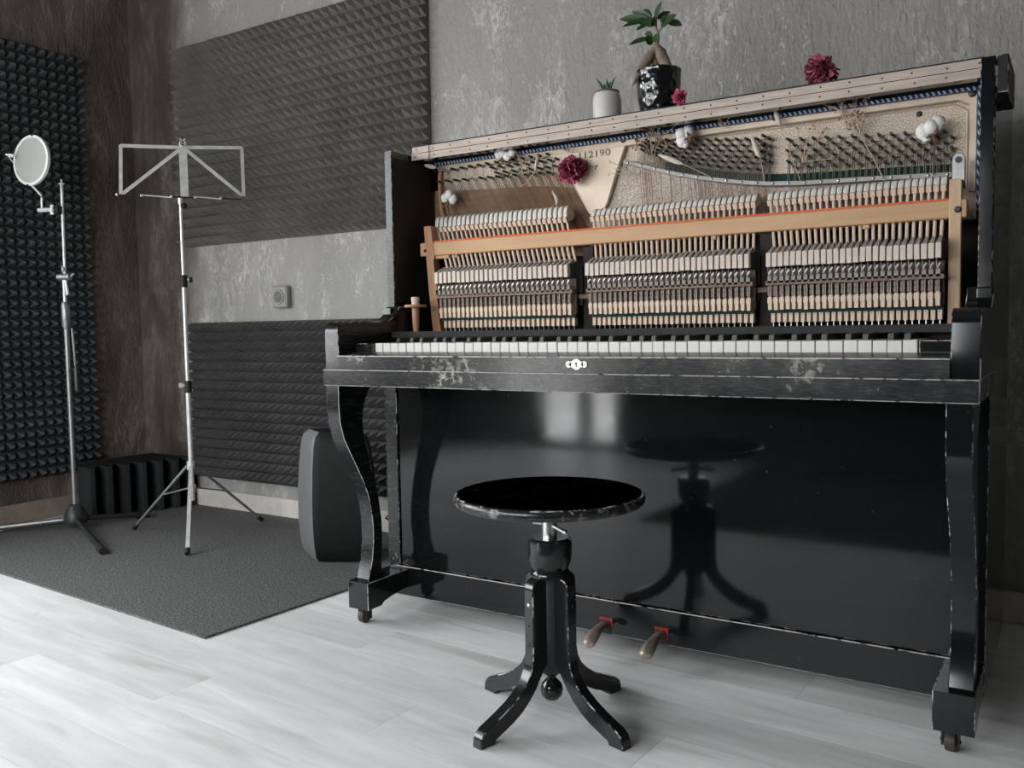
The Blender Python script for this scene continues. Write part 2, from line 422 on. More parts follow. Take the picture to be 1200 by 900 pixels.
def mesh_of(mb, name, mats, origin=(0, 0, 0), smooth=False):
    o = Vector(origin); me = bpy.data.meshes.new(name)
    me.from_pydata([tuple(Vector(v)-o) for v in mb.v], [], mb.f)
    for k in (mats if isinstance(mats, (list, tuple)) else [mats]): me.materials.append(M[k])
    me.polygons.foreach_set('material_index', mb.m)
    if smooth: me.polygons.foreach_set('use_smooth', [True]*len(mb.f))
    me.validate(); me.update()
    import bmesh
    bm = bmesh.new(); bm.from_mesh(me); bmesh.ops.recalc_face_normals(bm, faces=bm.faces); bm.to_mesh(me); bm.free()
    if smooth:
        try: me.set_sharp_from_angle(angle=R(38))
        except Exception: pass
    return me
def build(mb, name, mats, parent=None, smooth=False, origin=None):
    """one mesh object from world-space vertices; origin = its base (default: the parent's origin)"""
    org = Vector(origin) if origin is not None else wo(parent)
    me = mesh_of(mb, name, mats, org, smooth)
    o = bpy.data.objects.new(name, me); COL.objects.link(o)
    if parent: o.parent = parent
    o.location = org-wo(parent); WO[o.name] = org
    return o
def inst(me, name, parent, loc, rot=(0, 0, 0), scale=(1, 1, 1)):
    o = bpy.data.objects.new(name, me); COL.objects.link(o)
    if parent: o.parent = parent
    o.location = Vector(loc)-wo(parent); o.rotation_euler = rot; o.scale = scale; WO[o.name] = Vector(loc)
    return o
def tag(o, label, cat=None, group=None, kind=None):
    if label: o['label'] = label
    if cat: o['category'] = cat
    if group: o['group'] = group
    if kind: o['kind'] = kind
    return o
def thing(name, label, cat, loc, group=None):
    o = bpy.data.objects.new(name, None); COL.objects.link(o); o.location = loc; o.empty_display_size = .05
    WO[o.name] = Vector(loc); return tag(o, label, cat, group)
def struct(mb, name, mats, label, cat, **k):
    o = build(mb, name, mats, **k); return tag(o, label, cat, None, 'structure')

# ------------------------------------------------------------------ the room
b = MB(); b.box(XL-.3, XR+.3, YF-.3, YB+.2, -.12, -.008)
floor = struct(b, 'floor', ['floor_gap'], 'whitewashed oak laminate floor of long narrow planks', 'floor')
PW, PL, PA = .140, 1.22, R(-3.4)
b = MB(); g = .0004
b.box(g, PL-g, g, PW-g, -.008, 0, 0)
plank_me = mesh_of(b, 'plank', ['plank'])
ca, sa = math.cos(PA), math.sin(PA)
for j in range(-30, 8):
    for i in range(-4, 5):
        u = i*PL+(j*.37 % 1)*PL+random.uniform(-.08, .08)*0; v = j*PW-.052
        x, y = ca*u-sa*v, sa*u+ca*v
        cx, cy = x+ca*PL/2, y+sa*PL/2
        if cx < XL-.45 or cx > XR+.3 or cy > YB+.05 or cy < YF-.02: continue
        inst(plank_me, 'plank', floor, (x, y, 0), (0, 0, PA))
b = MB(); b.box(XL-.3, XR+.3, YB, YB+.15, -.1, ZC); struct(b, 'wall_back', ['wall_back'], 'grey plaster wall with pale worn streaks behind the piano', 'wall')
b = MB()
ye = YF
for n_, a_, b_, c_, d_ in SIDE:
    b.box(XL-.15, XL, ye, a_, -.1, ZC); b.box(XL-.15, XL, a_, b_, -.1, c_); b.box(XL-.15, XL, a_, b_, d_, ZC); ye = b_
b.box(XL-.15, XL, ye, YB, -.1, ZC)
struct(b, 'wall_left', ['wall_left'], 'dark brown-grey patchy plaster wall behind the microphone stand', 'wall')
b = MB()
xe = XL-.15
for n_, a_, b_, c_, d_, _ in FRONT:
    b.box(xe, a_, YF-.15, YF, -.1, ZC); b.box(a_, b_, YF-.15, YF, d_, ZC); xe = b_
    if c_ > 0: b.box(a_, b_, YF-.15, YF, -.1, c_)
b.box(xe, XR, YF-.15, YF, -.1, ZC)
struct(b, 'wall_front', ['room_wall'], 'grey wall behind the camera with a balcony door and an added window', 'wall')
b = MB(); b.box(-3.5, 3.5, YF-1.9, YF-.16, -.15, -.02); struct(b, 'added_balcony_floor', ['pale_stone'], 'unseen pale slab added outside the glazed door to brighten its reflection', 'balcony')  # unseen pale slab, added to brighten the door strip mirrored in the panel
b = MB(); b.box(XR, XR+.15, YF-.15, YB+.15, -.1, ZC); struct(b, 'wall_right', ['room_wall'], 'grey wall closing the room on the right', 'wall')
b = MB(); b.box(XL-.3, XR+.3, YF-.3, YB+.2, ZC, ZC+.1); struct(b, 'ceiling', ['ceiling'], 'pale ceiling above the room', 'ceiling')
def frame(name, label, cat, axis, c, a0, a1, z0, z1, bars):
    o = thing(name, label, cat, (c, (a0+a1)/2, z0) if axis == 'x' else ((a0+a1)/2, c, z0)); o['kind'] = 'structure'
    def piece(n, p0, p1, q0, q1):
        b = MB()
        if axis == 'x': b.cbox(c-.03, c+.03, p0, p1, q0, q1, .003, 0, 0)
        else: b.cbox(p0, p1, c-.03, c+.03, q0, q1, .003, 0, 0)
        build(b, n, ['wframe'], o)
    t = .045
    piece('jamb', a0, a0+t, z0, z1); piece('jamb', a1-t, a1, z0, z1); piece('head', a0+t, a1-t, z1-t, z1); piece('sill', a0+t, a1-t, z0, z0+t)
    for (p0, p1) in bars: piece('mullion', p0, p1, z0+t, z1-t)
frame('window_1', 'white framed window in the left wall beside the camera', 'window', 'x', XL-.06, *SIDE[0][1:], [(-2.535, -2.465)])
frame('window_2', 'white framed window in the left wall next to the foam panel', 'window', 'x', XL-.06, *SIDE[1][1:], [])
frame('door_1', 'white framed glazed balcony door behind the camera', 'door', 'y', YF-.06, *FRONT[0][1:])
frame('added_window', 'wide white framed window added behind the camera to brighten the right floor', 'window', 'y', YF-.06, *FRONT[1][1:])  # unseen opening, added to lift the floor on the right
b = MB(); b.cbox(XL+.012, 3.4, YB-.016, YB, 0, .075, .003, 0, 0); struct(b, 'baseboard_back', ['white_trim'], 'cream baseboard along the back wall', 'baseboard')
b = MB(); b.cbox(XL, XL+.016, YF, YB-.016, 0, .075, .003, 0, 0); struct(b, 'baseboard_left', ['brown_trim'], 'tan baseboard along the dark left wall', 'baseboard')

# ------------------------------------------------------------------ carpet
CT = .006
c0 = at(239.5, 746.5, Z=CT); e1 = Vector((ca, sa, 0)); e2 = Vector((-sa, ca, 0))
b = MB()
A_ = [c0, c0+e2*1.015, c0+e2*1.015-e1*1.585, c0-e1*1.63]
b.prism([(p.x, p.y) for p in A_], 'z', .0005, CT, 0, .001)
tag(build(b, 'carpet', ['carpet'], origin=(-.9, -.4, 0)), 'dark grey speckled felt carpet under the stands and the speaker', 'carpet')

b = MB(); b.cbox(.15, 2.9, -3.2, -1.70, .0005, .008, .002, 0, 0)  # unseen dark sheet, added to darken what the lower panel mirrors
tag(build(b, 'added_rug', ['added_rug_dark'], origin=(1.5, -2.4, 0)), 'black floor sheet added out of view to darken the piano panel reflection', 'added_rug')

# ------------------------------------------------------------------ acoustic foam
def foam(name, label, nu, nv, pitch, o, eu, ev, en, h0, h1, mat, group):
    """continuous moulded foam: nu x nv pyramids from corner o along eu, ev, rising along en; side edges cut mid-pyramid"""
    o, eu, ev, en = map(Vector, (o, eu, ev, en)); b = MB()
    us = [0]+[(i+.5)*pitch for i in range(nu)]+[nu*pitch]
    def P(u, v, h): return o+eu*u+ev*v+en*h
    fs = []
    for j in range(nv):
        v0, v1, vm = j*pitch, (j+1)*pitch, (j+.5)*pitch
        for i in range(nu+1):
            u0, u1 = us[i], us[i+1]; um = i*pitch
            jt = lambda: random.uniform(-.0012, .0012)
            if i == 0: b.add([P(0, v0, h0), P(0, v1, h0), P(u1, v0, h0), P(u1, v1, h0), P(0, vm, h1)], [(0, 2, 4), (2, 3, 4), (3, 1, 4)])
            elif i == nu: b.add([P(u0, v0, h0), P(u0, v1, h0), P(u1, v0, h0), P(u1, v1, h0), P(u1, vm, h1)], [(0, 2, 4), (1, 0, 4), (3, 1, 4)])
            else:
                q = .05*pitch; hh = h1-.003+jt(); x, y = um+jt(), vm+jt()
                b.add([P(u0, v0, h0), P(u1, v0, h0), P(u1, v1, h0), P(u0, v1, h0), P(x-q, y-q, hh), P(x+q, y-q, hh), P(x+q, y+q, hh), P(x-q, y+q, hh)],
                      [(0, 1, 5, 4), (1, 2, 6, 5), (2, 3, 7, 6), (3, 0, 4, 7), (4, 5, 6, 7)])
        for u in (0, us[-1]): b.add([P(u, v0, 0), P(u, v0, h0), P(u, vm, h1), P(u, v1, h0), P(u, v1, 0)], [(0, 1, 2, 3, 4)])
    W_, H_ = us[-1], nv*pitch
    for v in (0, H_): b.add([P(0, v, 0), P(W_, v, 0), P(W_, v, h0), P(0, v, h0)], [(0, 1, 2, 3)])
    b.add([P(0, 0, 0), P(W_, 0, 0), P(W_, H_, 0), P(0, H_, 0)], [(0, 1, 2, 3)])
    org = o
    me = bpy.data.meshes.new(name); me.from_pydata([tuple(Vector(v)-org) for v in b.v], [], b.f); me.materials.append(M[mat]); me.validate(); me.update()
    ob = bpy.data.objects.new(name, me); COL.objects.link(ob); ob.location = org
    return tag(ob, label, 'acoustic panel', group)
gfo = 'pyramid foam panels on the walls'
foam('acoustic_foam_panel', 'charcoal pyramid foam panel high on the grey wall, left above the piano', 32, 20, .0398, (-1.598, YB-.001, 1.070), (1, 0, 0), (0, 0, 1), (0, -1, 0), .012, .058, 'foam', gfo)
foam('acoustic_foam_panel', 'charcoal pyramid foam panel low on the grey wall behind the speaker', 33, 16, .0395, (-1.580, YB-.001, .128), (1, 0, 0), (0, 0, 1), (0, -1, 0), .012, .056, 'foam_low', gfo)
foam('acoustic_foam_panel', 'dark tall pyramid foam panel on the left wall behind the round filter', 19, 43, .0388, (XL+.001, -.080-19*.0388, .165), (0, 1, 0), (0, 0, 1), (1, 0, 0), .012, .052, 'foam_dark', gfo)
# wedge foam block across the corner
A_, B_ = Vector((-1.690, -.250, 0)), Vector((-1.574, .118, 0))
d = (B_-A_); ln = d.length; d.normalize(); n_ = Vector((d.y, -d.x, 0))
pts = []
for i in range(6):
    s0 = ln*(i+.0)/6; s1 = s0+.016; s2 = ln*(i+1)/6
    pts += [A_+d*s0, A_+d*s1, A_+d*((s1+s2)/2+.006)-n_*.075]
pts += [A_+d*ln, A_+d*(ln+.012)]
pts += [Vector((-1.60, .143, 0)), Vector((-1.872, .143, 0)), Vector((-1.874, -.19, 0)), Vector((-1.80, -.235, 0))]
b = MB(); b.prism([(p.x, p.y) for p in pts], 'z', CT, .205, 0)
tag(build(b, 'bass_trap', ['foam_black'], origin=(-1.75, -.05, CT)), 'black ridged foam wedge block on the carpet in the wall corner', 'foam block')

# ------------------------------------------------------------------ wall socket
sk = thing('wall_socket', 'grey painted single wall socket between the two foam panels', 'socket', (-1.044, YB, .85))
b = MB(); b.cbox(-1.084, -1.004, YB-.028, YB, .808, .892, .006, 0, 0); build(b, 'socket_plate', ['socket'], sk)
b = MB(); b.lathe([(.027, YB-.032), (.030, YB-.028), (.030, YB-.026)], (-1.044, 0, .85), 24, 0, 'y'); b.lathe([(.022, YB-.0325), (.022, YB-.032)], (-1.044, 0, .85), 24, 1, 'y')
build(b, 'socket_face', ['socket', 'socket_dark'], sk, True)
for dx in (-.009, .009):
    b = MB(); b.lathe([(.003, YB-.035), (.003, YB-.0326)], (-1.044+dx, 0, .85), 10, 0, 'y'); build(b, 'socket_hole', ['socket'], sk)

# ================================================================== PIANO
PX = 1.3775
pn = thing('upright_piano', 'old black upright piano with its front opened, showing hammers and gold frame', 'piano', (PX/2, -.33, 0))
def bx(name, x0, x1, y0, y1, z0, z1, mats=('black', 'edge'), c=.0015, parent=None):
    b = MB(); b.cbox(x0, x1, y0, y1, z0, z1, c, 0, len(mats)-1); return build(b, name, list(mats), parent or pn)
def mx(x): return PX-x
# case sides
for s in (0, 1):
    x0, x1 = ((.003, .026), (mx(.026), mx(.003)))[s]
    b = MB(); b.prism([(-.480, .05), (-.480, .775), (-.460, .775), (-.460, 1.172), (-.03, 1.172), (-.03, .05)], 'x', x0, x1, 0, .0012, 1)
    build(b, 'side_panel', ['black', 'edge_soft'], pn)
    x0, x1 = ((.0261, .0275), (mx(.0275), mx(.0261)))[s]
    b = MB(); b.box(x0, x1, -.455, -.30, .79, 1.156); build(b, 'side_lining', ['matte'], pn)
    # scuffed front strip of the upper side
    x0, x1 = ((.0045, .0265), (mx(.0265), mx(.0045)))[s]
    bx('side_front_strip', x0, x1, -.4635, -.4595, .778, 1.1725, ('scuff' if s == 0 else 'black', 'edge_soft'), .001)
    x0, x1 = ((.0025, .040), (mx(.040), mx(.0025)))[s]
    bx('lower_stile', x0, x1, -.4835, -.452, .1145, .5915, ('scuff' if s == 0 else 'black', 'edge_soft'), .0014)
    # arm
    x0, x1 = ((.0, .0425), (mx(.0425), mx(.0)))[s]
    arm = [(-.690, .6298), (-.690, .715), (-.6885, .724), (-.684, .732), (-.6775, .7375), (-.669, .7405), (-.528, .7405), (-.513, .7425), (-.499, .747), (-.487, .7535), (-.477, .762), (-.470, .770), (-.466, .7785), (-.430, .7785), (-.430, .6298)]
    b = MB(); b.prism(arm, 'x', x0, x1, 0, .0016, 1); build(b, 'key_arm', ['scuff' if s == 0 else 'black', 'edge_soft'], pn, True)
    # cabriole leg
    x0, x1 = ((.0085, .047), (mx(.047), mx(.0085)))[s]
    fr = [(-.698, .5918), (-.699, .545), (-.696, .505), (-.684, .464), (-.664, .428), (-.642, .391), (-.622, .355), (-.606, .320), (-.596, .280), (-.591, .240), (-.591, .200), (-.597, .155), (-.613, .1095)]
    bk = [(-.552, .1095), (-.563, .125), (-.563, .16), (-.557, .20), (-.558, .250), (-.567, .305), (-.580, .355), (-.597, .408), (-.610, .448), (-.616, .480), (-.617, .510), (-.610, .545), (-.596, .570), (-.575, .5918)]
    b = MB(); b.prism(fr+bk, 'x', x0, x1, 0, .0014, 1); build(b, 'leg', ['scuff' if s == 0 else 'black', 'edge' if s == 0 else 'edge_soft'], pn, True)
    # foot
    x0, x1 = ((.004, .068), (mx(.068), mx(.004)))[s]
    ft = [(-.640, .042), (-.640, .109), (-.46, .109), (-.46, .060), (-.50, .060), (-.55, .056), (-.58, .050), (-.590, .042)]
    b = MB(); b.prism(ft, 'x', x0, x1, 0, .0016, 1); build(b, 'foot', ['black', 'edge' if s == 0 else 'edge_soft'], pn)
    # caster
    cxm = (x0+x1)/2-.006
    b = MB(); b.lathe([(.012, -.0095), (.0175, -.007), (.0180, 0), (.0175, .007), (.012, .0095)], (cxm, -.612, .0180), 20, 0, 'x')
    for q in (-1, 1): b.box(cxm+q*.0125-.0015, cxm+q*.0125+.0015, -.620, -.600, .010, .041, 1)
    b.box(cxm-.014, cxm+.014, -.622, -.598, .0385, .042, 1)
    b.tube([(cxm-.016, -.612, .018), (cxm+.016, -.612, .018)], .003, 8, 1)
    build(b, 'caster', ['wheel', 'iron'], pn, True)
bx('side_cap', mx(.003), mx(-.0155), -.46, -.30, 1.110, 1.1735, ('matte', 'edge_soft'))
b = MB(); b.box(.026, mx(.026), -.238, -.03, .05, 1.150); build(b, 'back_frame', ['inside'], pn)
# keybed, key slip, blocks
bx('keybed', 0, PX, -.700, -.440, .592, .6295, ('scuff', 'edge'), .0016)
b = MB(); b.prism([(-.6945, .6298), (-.6945, .6605), (-.6925, .6622), (-.655, .6695), (-.6475, .6695), (-.6475, .6298)], 'x', .0428, mx(.0428), 0, 0); b.box(.0428, mx(.0428), -.6950, -.6925, .6600, .6620, 1)
ks = build(b, 'key_slip', ['scuff', 'edge'], pn)
es = Vector(at(675.6, 427, Y=-.6955)); b = MB()
b.lathe([(.0105, -.6970), (.0105, -.6946)], (es.x, 0, es.z), 20, 0, 'y')
b.box(es.x-.015, es.x+.015, -.6968, -.6946, es.z-.0055, es.z+.0055)
for q in (-1, 1): b.lathe([(.0062, -.6968), (.0062, -.6946)], (es.x+q*.0170, 0, es.z), 14, 0, 'y'); b.lathe([(.0028, -.6974), (.0028, -.6967)], (es.x+q*.0185, 0, es.z), 10, 1, 'y')
b.lathe([(.0024, -.6975), (.0024, -.6969)], (es.x, 0, es.z+.002), 10, 2, 'y'); b.box(es.x-.0012, es.x+.0012, -.6975, -.6969, es.z-.0055, es.z+.001, 2)
e = build(b, 'lock_plate', ['brass', 'greysteel', 'rubber'], ks); e['label'] = 'pale brass keyhole plate'
bx('key_block', .0430, .1030, -.632, -.46, .6298, .689, ('scuff', 'edge_soft'))
bx('key_block', .105+50*.0235+.002, mx(.0430), -.632, -.46, .6298, .689, ('black', 'edge'))
bx('key_strip', .0450, mx(.0450), -.502, -.478, .6998, .7150, ('felt_strip', 'felt_strip'))
b = MB(); b.box(.030, mx(.030), -.47, -.245, .6298, .708); build(b, 'key_frame', ['inside'], pn)
# keys
b = MB(); b.cbox(-.01125, .01125, -.0, .145, -.022, 0, .0012, 0, 0); b.box(-.0106, .0106, .002, .145, -.050, -.022, 1)
wk = mesh_of(b, 'white_key', ['ivory', 'action_wood'])
for k in range(50):
    inst(wk, 'white_key', pn, (.10503+.0235*(k+.5), -.6323+random.uniform(-.0006, .0006), .6895+random.uniform(-.0006, .0006)))
b = MB(); b.prism([(0, -.012), (.004, .0095), (.012, .0112), (.095, .0112), (.095, -.012)], 'x', -.0052, .0052, 0, .0012)
bk_ = mesh_of(b, 'black_key', ['ebony'])
offs = {0: 0, 1: -.0022, 2: None, 3: 0}
names = 'ABCDEFG'
for k in range(49):
    n0 = names[k % 7]
    if n0 in 'BE': continue
    dxk = {'C': -.0025, 'D': .0025, 'F': -.003, 'G': 0, 'A': .003}[n0]
    inst(bk_, 'black_key', pn, (.10503+.0235*(k+1)+dxk, -.583, .6900))
# lower front
b = MB(); b.cbox(.0425, mx(.0425), -.4780, -.4600, .1150, .5910, .0015, 0, 1); build(b, 'lower_panel', ['panel', 'edge_soft'], pn)
b = MB(); b.cbox(.0265, mx(.0265), -.4860, -.4500, .0380, .1140, .0018, 0, 1); pl = build(b, 'plinth', ['panel', 'edge'], pn)
# pedals
for px_, ppx in ((.630, (706, 729)), (.762, (768, 742))):
    b = MB()
    prof = [(-.470, .0125, .060), (-.498, .0115, .061), (-.520, .0115, .060), (-.540, .0145, .056), (-.556, .0165, .049), (-.566, .0150, .042), (-.570, .0095, .038)]
    vs = []
    for y, hw, z in prof:
        for k in range(10):
            t = 2*math.pi*k/10; vs.append((px_+hw*math.cos(t), y, z+.0065*math.sin(t)))
    fs = [(i*10+k, i*10+(k+1) % 10, (i+1)*10+(k+1) % 10, (i+1)*10+k) for i in range(len(prof)-1) for k in range(10)]+[tuple(range(10)), tuple(range((len(prof)-1)*10, len(prof)*10))]
    b.add(vs, fs, 0); pd = build(b, 'pedal', ['pedal'], pn, True)
    b = MB(); b.box(px_-.0150, px_+.0170, -.4885, -.4840, .0700, .0755); b.box(px_+.0132, px_+.0168, -.4882, -.4840, .052, .070)
    f_ = build(b, 'pedal_felt', ['red_felt'], pn); f_['label'] = 'ragged red felt around the pedal slot'
    b = MB(); b.box(px_-.0152, px_+.0132, -.4866, -.4840, .039, .0702); build(b, 'pedal_slot', ['rubber'], pn)

# lid: two boards folded on each other, raw pale edges to the front
lid = thing('x', None, None, (PX/2, -.386, 1.157)); lid.name = 'lid'; WO['lid'] = Vector((PX/2, -.386, 1.157)); lid.parent = pn; lid.location = Vector((PX/2, -.386, 1.157))-wo(pn)
for nm, z0, z1, x0, y1 in (('lid_edge_strip', 1.1572, 1.1735, .030, -.358), ('lid_board', 1.1747, 1.1905, .033, -.04)):
    b = MB(); b.box(x0, mx(.0275), -.386, y1, z0, z1, 0, 1); o = build(b, nm, ['black', 'pale_wood'], lid); o['label'] = 'lid board with raw pale wood front edge'
b = MB(); b.box(.033, mx(.0275), -.3868, -.04, 1.1906, 1.1932); build(b, 'lid_veneer', ['matte'], lid)
b = MB(); b.lathe([(.0002, -.0012), (.0014, -.0010), (.0019, 0), (.0019, .0004)], (0, 0, 0), 8, 0, 'y'); nail_me = mesh_of(b, 'nail', ['iron'], smooth=True)
for z in (1.1655, 1.1830):
    for k in range(24): inst(nail_me, 'nail', lid, (.045+k*.0565+random.uniform(-.003, .003), -.3864, z+random.uniform(-.002, .002)))
b = MB(); q0 = at(502.5, 169, Y=-.390); q1 = at(502.5, 196, Y=-.390)
b.tube([(q0.x, -.384, 1.194), (q0.x, -.390, 1.193), (q0.x, -.390, 1.150), (q0.x+.001, -.388, 1.139)], .0011, 6); build(b, 'wire_loop', ['rubber'], lid)

# ---- iron frame
fr_ = thing('iron_frame', None, None, (PX/2, -.28, .95)); fr_.parent = pn; fr_.location = Vector((PX/2, -.28, .95))-wo(pn)
b = MB(); b.box(.046, mx(.046), -.283, -.245, .915, 1.1545); build(b, 'frame_plate', ['gold'], fr_)
b = MB(); b.prism([(.046, 1.1405), (.046, 1.1550), (mx(.0455), 1.1550), (mx(.0455), .975), (mx(.0475), .965), (mx(.060), .968), (mx(.060), 1.131), (mx(.068), 1.1345), (mx(.078), 1.1405)], 'y', -.298, -.2825, 0, .0022, 0)
build(b, 'frame_rim', ['gold_smooth'], fr_)
b = MB(); b.tube([(mx(.064), -.2838, .98), (mx(.064), -.2838, 1.121), (mx(.072), -.2838, 1.128), (mx(.086), -.2838, 1.136)], .0022, 8); b.tube([(.75, -.2838, 1.1370), (mx(.086), -.2838, 1.1370)], .0016, 6); build(b, 'frame_bead', ['gold_smooth'], fr_, True)
b = MB(); b.tube([(.052, -.290, 1.150), (.050, -.291, 1.12), (.050, -.292, 1.07), (.056, -.292, 1.03), (.070, -.292, 1.00), (.085, -.292, .985)], [.006, .006, .006, .007, .008, .008], 8); build(b, 'frame_left_rim', ['brown_post'], fr_, True)
tp = [at(x, y, Y=-.2965) for x, y in ((636, 182), (660, 170), (736, 157), (740, 161), (735, 166), (722, 205), (713, 236), (706, 252), (690, 252), (682, 237), (673, 219), (664, 200), (652, 186))]
b = MB(); b.prism([(p.x, p.z) for p in tp], 'y', -.2968, -.2825, 0, .003, 0); cp = build(b, 'centre_plate', ['gold_smooth'], fr_)
cp['label'] = 'smooth gold tapering plate with stamped number'
def text(body, px0, px1, py, size, parent):
    p0 = at(px0, py, Y=-.2972); p1 = at(px1, py, Y=-.2972)
    cu = bpy.data.curves.new('serial_number', 'FONT'); cu.body = body; cu.size = size; cu.extrude = .0003; cu.offset = .00035; cu.space_character = 1.05
    cu.materials.append(M['ink']); o = bpy.data.objects.new('serial_number', cu); COL.objects.link(o); o.parent = parent
    o.location = p0-wo(parent); o.rotation_euler = (R(90), 0, 0)
    bpy.context.view_layer.update(); wd_ = max(1e-4, o.dimensions.x)
    me = bpy.data.meshes.new_from_object(o.evaluated_get(bpy.context.evaluated_depsgraph_get())); me.name = 'serial_number'
    loc = o.location.copy(); bpy.data.objects.remove(o)
    o = bpy.data.objects.new('serial_number', me); COL.objects.link(o); o.parent = parent; o.location = loc; o.rotation_euler = (R(90), 0, 0)
    o.scale.x = (p1.x-p0.x)/wd_; return o
t_ = text('112190', 676.5, 713, 186.5, .021, fr_); t_['label'] = 'stamped number 112190'
text('97', 690.5, 701.5, 199.0, .0125, fr_)
# soundboard seen through the bass opening
lp = [at(x, y, Y=-.2845) for x, y in ((510, 224), (560, 222), (640, 218), (672, 220), (690, 252), (690, 300), (505, 300))]
b = MB(); b.prism([(p.x, p.z) for p in lp], 'y', -.2845, -.282, 0); build(b, 'soundboard', ['soundboard'], fr_)
rp = [at(x, y, Y=-.2845) for x, y in ((733, 192), (757, 197), (797, 207), (843, 213), (900, 217), (960, 216), (1117, 207), (1117, 250), (706, 268), (713, 240))]
b = MB(); b.prism([(p.x, p.z) for p in rp], 'y', -.2845, -.282, 0); build(b, 'lower_plate', ['gold_dirty'], fr_)
bp = [at(x, y, Y=-.30) for x, y in ((731, 190), (744, 192.5), (757, 195.5), (777, 200.5), (797, 204.7), (820, 208.3), (842.7, 211), (870, 213.8), (900, 215.3), (937, 214.7), (980, 212.2), (1020, 209.5), (1070, 207), (1116, 204.5))]
def barz(x):
    for p, q in zip(bp, bp[1:]):
        if p.x <= x <= q.x: return p.z+(q.z-p.z)*(x-p.x)/(q.x-p.x)
    return bp[0].z if x < bp[0].x else bp[-1].z
b = MB(); b.prism([(p.x, p.z+.0050) for p in bp]+[(p.x, p.z-.0050) for p in reversed(bp)], 'y', -.304, -.292, 0, .001); pb = build(b, 'pressure_bar', ['bar_metal'], fr_)
b = MB(); b.ball((0, 0, 0), (.0032, .0022, .0032), 10, 6); sc_me = mesh_of(b, 'bar_screw', ['steel'], smooth=True)
for k in range(21):
    x = bp[0].x+.012+k*(bp[-1].x-bp[0].x-.02)/20; inst(sc_me, 'bar_screw', fr_, (x, -.3045, barz(x)))
gx = [bp[3].x+(bp[-1].x-.004-bp[3].x)*k/24 for k in range(25)]
b = MB(); b.prism([(x, barz(x)+.022) for x in gx]+[(x, barz(x)+.003) for x in reversed(gx)], 'y', -.2885, -.2825, 0); build(b, 'felt_strip', ['green_felt'], fr_)
# blue braid round the frame
b = MB(); b.box(.046, mx(.033), -.3080, -.2990, 1.1540, 1.1612, 0); b.box(mx(.0450), mx(.0390), -.300, -.288, .93, 1.1540, 0); build(b, 'braid_trim', ['braid'], fr_)
b = MB(); b.box(.030, mx(.028), -.3570, -.2400, 1.1722, 1.1745); b.box(.030, mx(.028), -.3000, -.2400, 1.1613, 1.1722); b.box(mx(.038), mx(.028), -.310, -.250, .72, 1.1535); build(b, 'dark_lining', ['navy'], fr_)
# bolts
b = MB(); b.lathe([(.0095, 0), (.0095, -.003), (.0075, -.006), (.0030, -.0075)], (0, 0, 0), 14, 0, 'y'); bolt_me = mesh_of(b, 'frame_bolt', ['iron'], smooth=True)
for x, y, s in ((663, 173, .8), (730, 163.5, .8), (908, 137.5, .75), (1139.5, 109, .8), (1077, 133.5, .6)):
    p = at(x, y, Y=-.300 if s > .7 else -.285); inst(bolt_me, 'frame_bolt', fr_, (p.x, -.2972 if s > .7 else -.2825, p.z), (0, 0, 0), (s, s, s))
# tuning pins
b = MB(); b.tube([(0, 0, 0), (0, -.022, .0015)], .0030, 8, 0); b.box(-.0023, .0023, -.030, -.020, -.0010, .0038, 0); b.tube([(0, -.004, 0), (0, -.010, .0005)], .0042, 8, 1); pin_me = mesh_of(b, 'tuning_pin', ['pin_iron', 'string_steel'])
strings = MB()
pins = []
for r in range(6):                                           # treble group
    for c in range(14):
        px_ = 924+15.05*c*(1+.0012*c)-(0 if r % 2 == 0 else -7.6); py_ = 164.5-.052*(px_-924)+r*6.45
        if px_ > 1118: continue
        pins.append((px_, py_))
for r in range(6):                                           # tenor group, rows bend up along the bar
    for c in range(13):
        px_ = 748+11.6*c+(0 if r % 2 == 0 else 5.6)+r*1.4
        if px_ > 897: continue
        lo = 0
        for p, q in zip([(731, 190), (757, 195.5), (797, 204.7), (842.7, 211), (900, 215.3)], [(757, 195.5), (797, 204.7), (842.7, 211), (900, 215.3), (960, 215)]):
            if p[0] <= px_ <= q[0]: lo = p[1]+(q[1]-p[1])*(px_-p[0])/(q[0]-p[0])
        top = 165.5-.012*(px_-748); bot = lo-15.5
        pins.append((px_, top+(bot-top)*r/5))
for c in range(2): 
    for r in range(4): pins.append((895.5+c*6, 160+r*9.0+c*3))
for c in range(14): pins.append((512+10.1*c, 202-.155*10.1*c))      # bass: two rows, then four
for c in range(14): pins.append((515+9.9*c, 213.5-.085*9.9*c))
for c in range(9): pins.append((577+9.6*c, 197.0-.13*9.6*c))
for c in range(8): pins.append((583+9.6*c, 203.2-.12*9.6*c))
for px_, py_ in pins:
    p = at(px_, py_, Y=-.300)
    inst(pin_me, 'tuning_pin', fr_, (p.x, -.283, p.z), (0, random.uniform(-.6, .6), 0))
    if px_ > 735:                                            # treble and tenor wire: straight down under the bar
        zb = barz(p.x)
        for q in (-.0016, .0016):
            strings.tube([(p.x+q, -.290, p.z), (p.x+q*1.2+.001, -.3050, zb+.004)], .0006, 4, 0)
            if q > 0 and int(p.x*1000) % 3: strings.tube([(p.x+q*1.2+.001, -.2990, zb-.003), (p.x+q*1.2+.012, -.296, .90)], .0006, 4, 1)
    else:
        strings.tube([(p.x, -.290, p.z), (p.x+.012, -.2995, 1.098)], .0007, 4, 0)
        for q in (0, .0055): strings.tube([(p.x+.012+q, -.2995, 1.100), (p.x+.110+q, -.299, .92)], .0009, 5, 1)
s_ = build(strings, 'strings', ['string_steel', 'copper'], fr_); s_['kind'] = 'stuff'

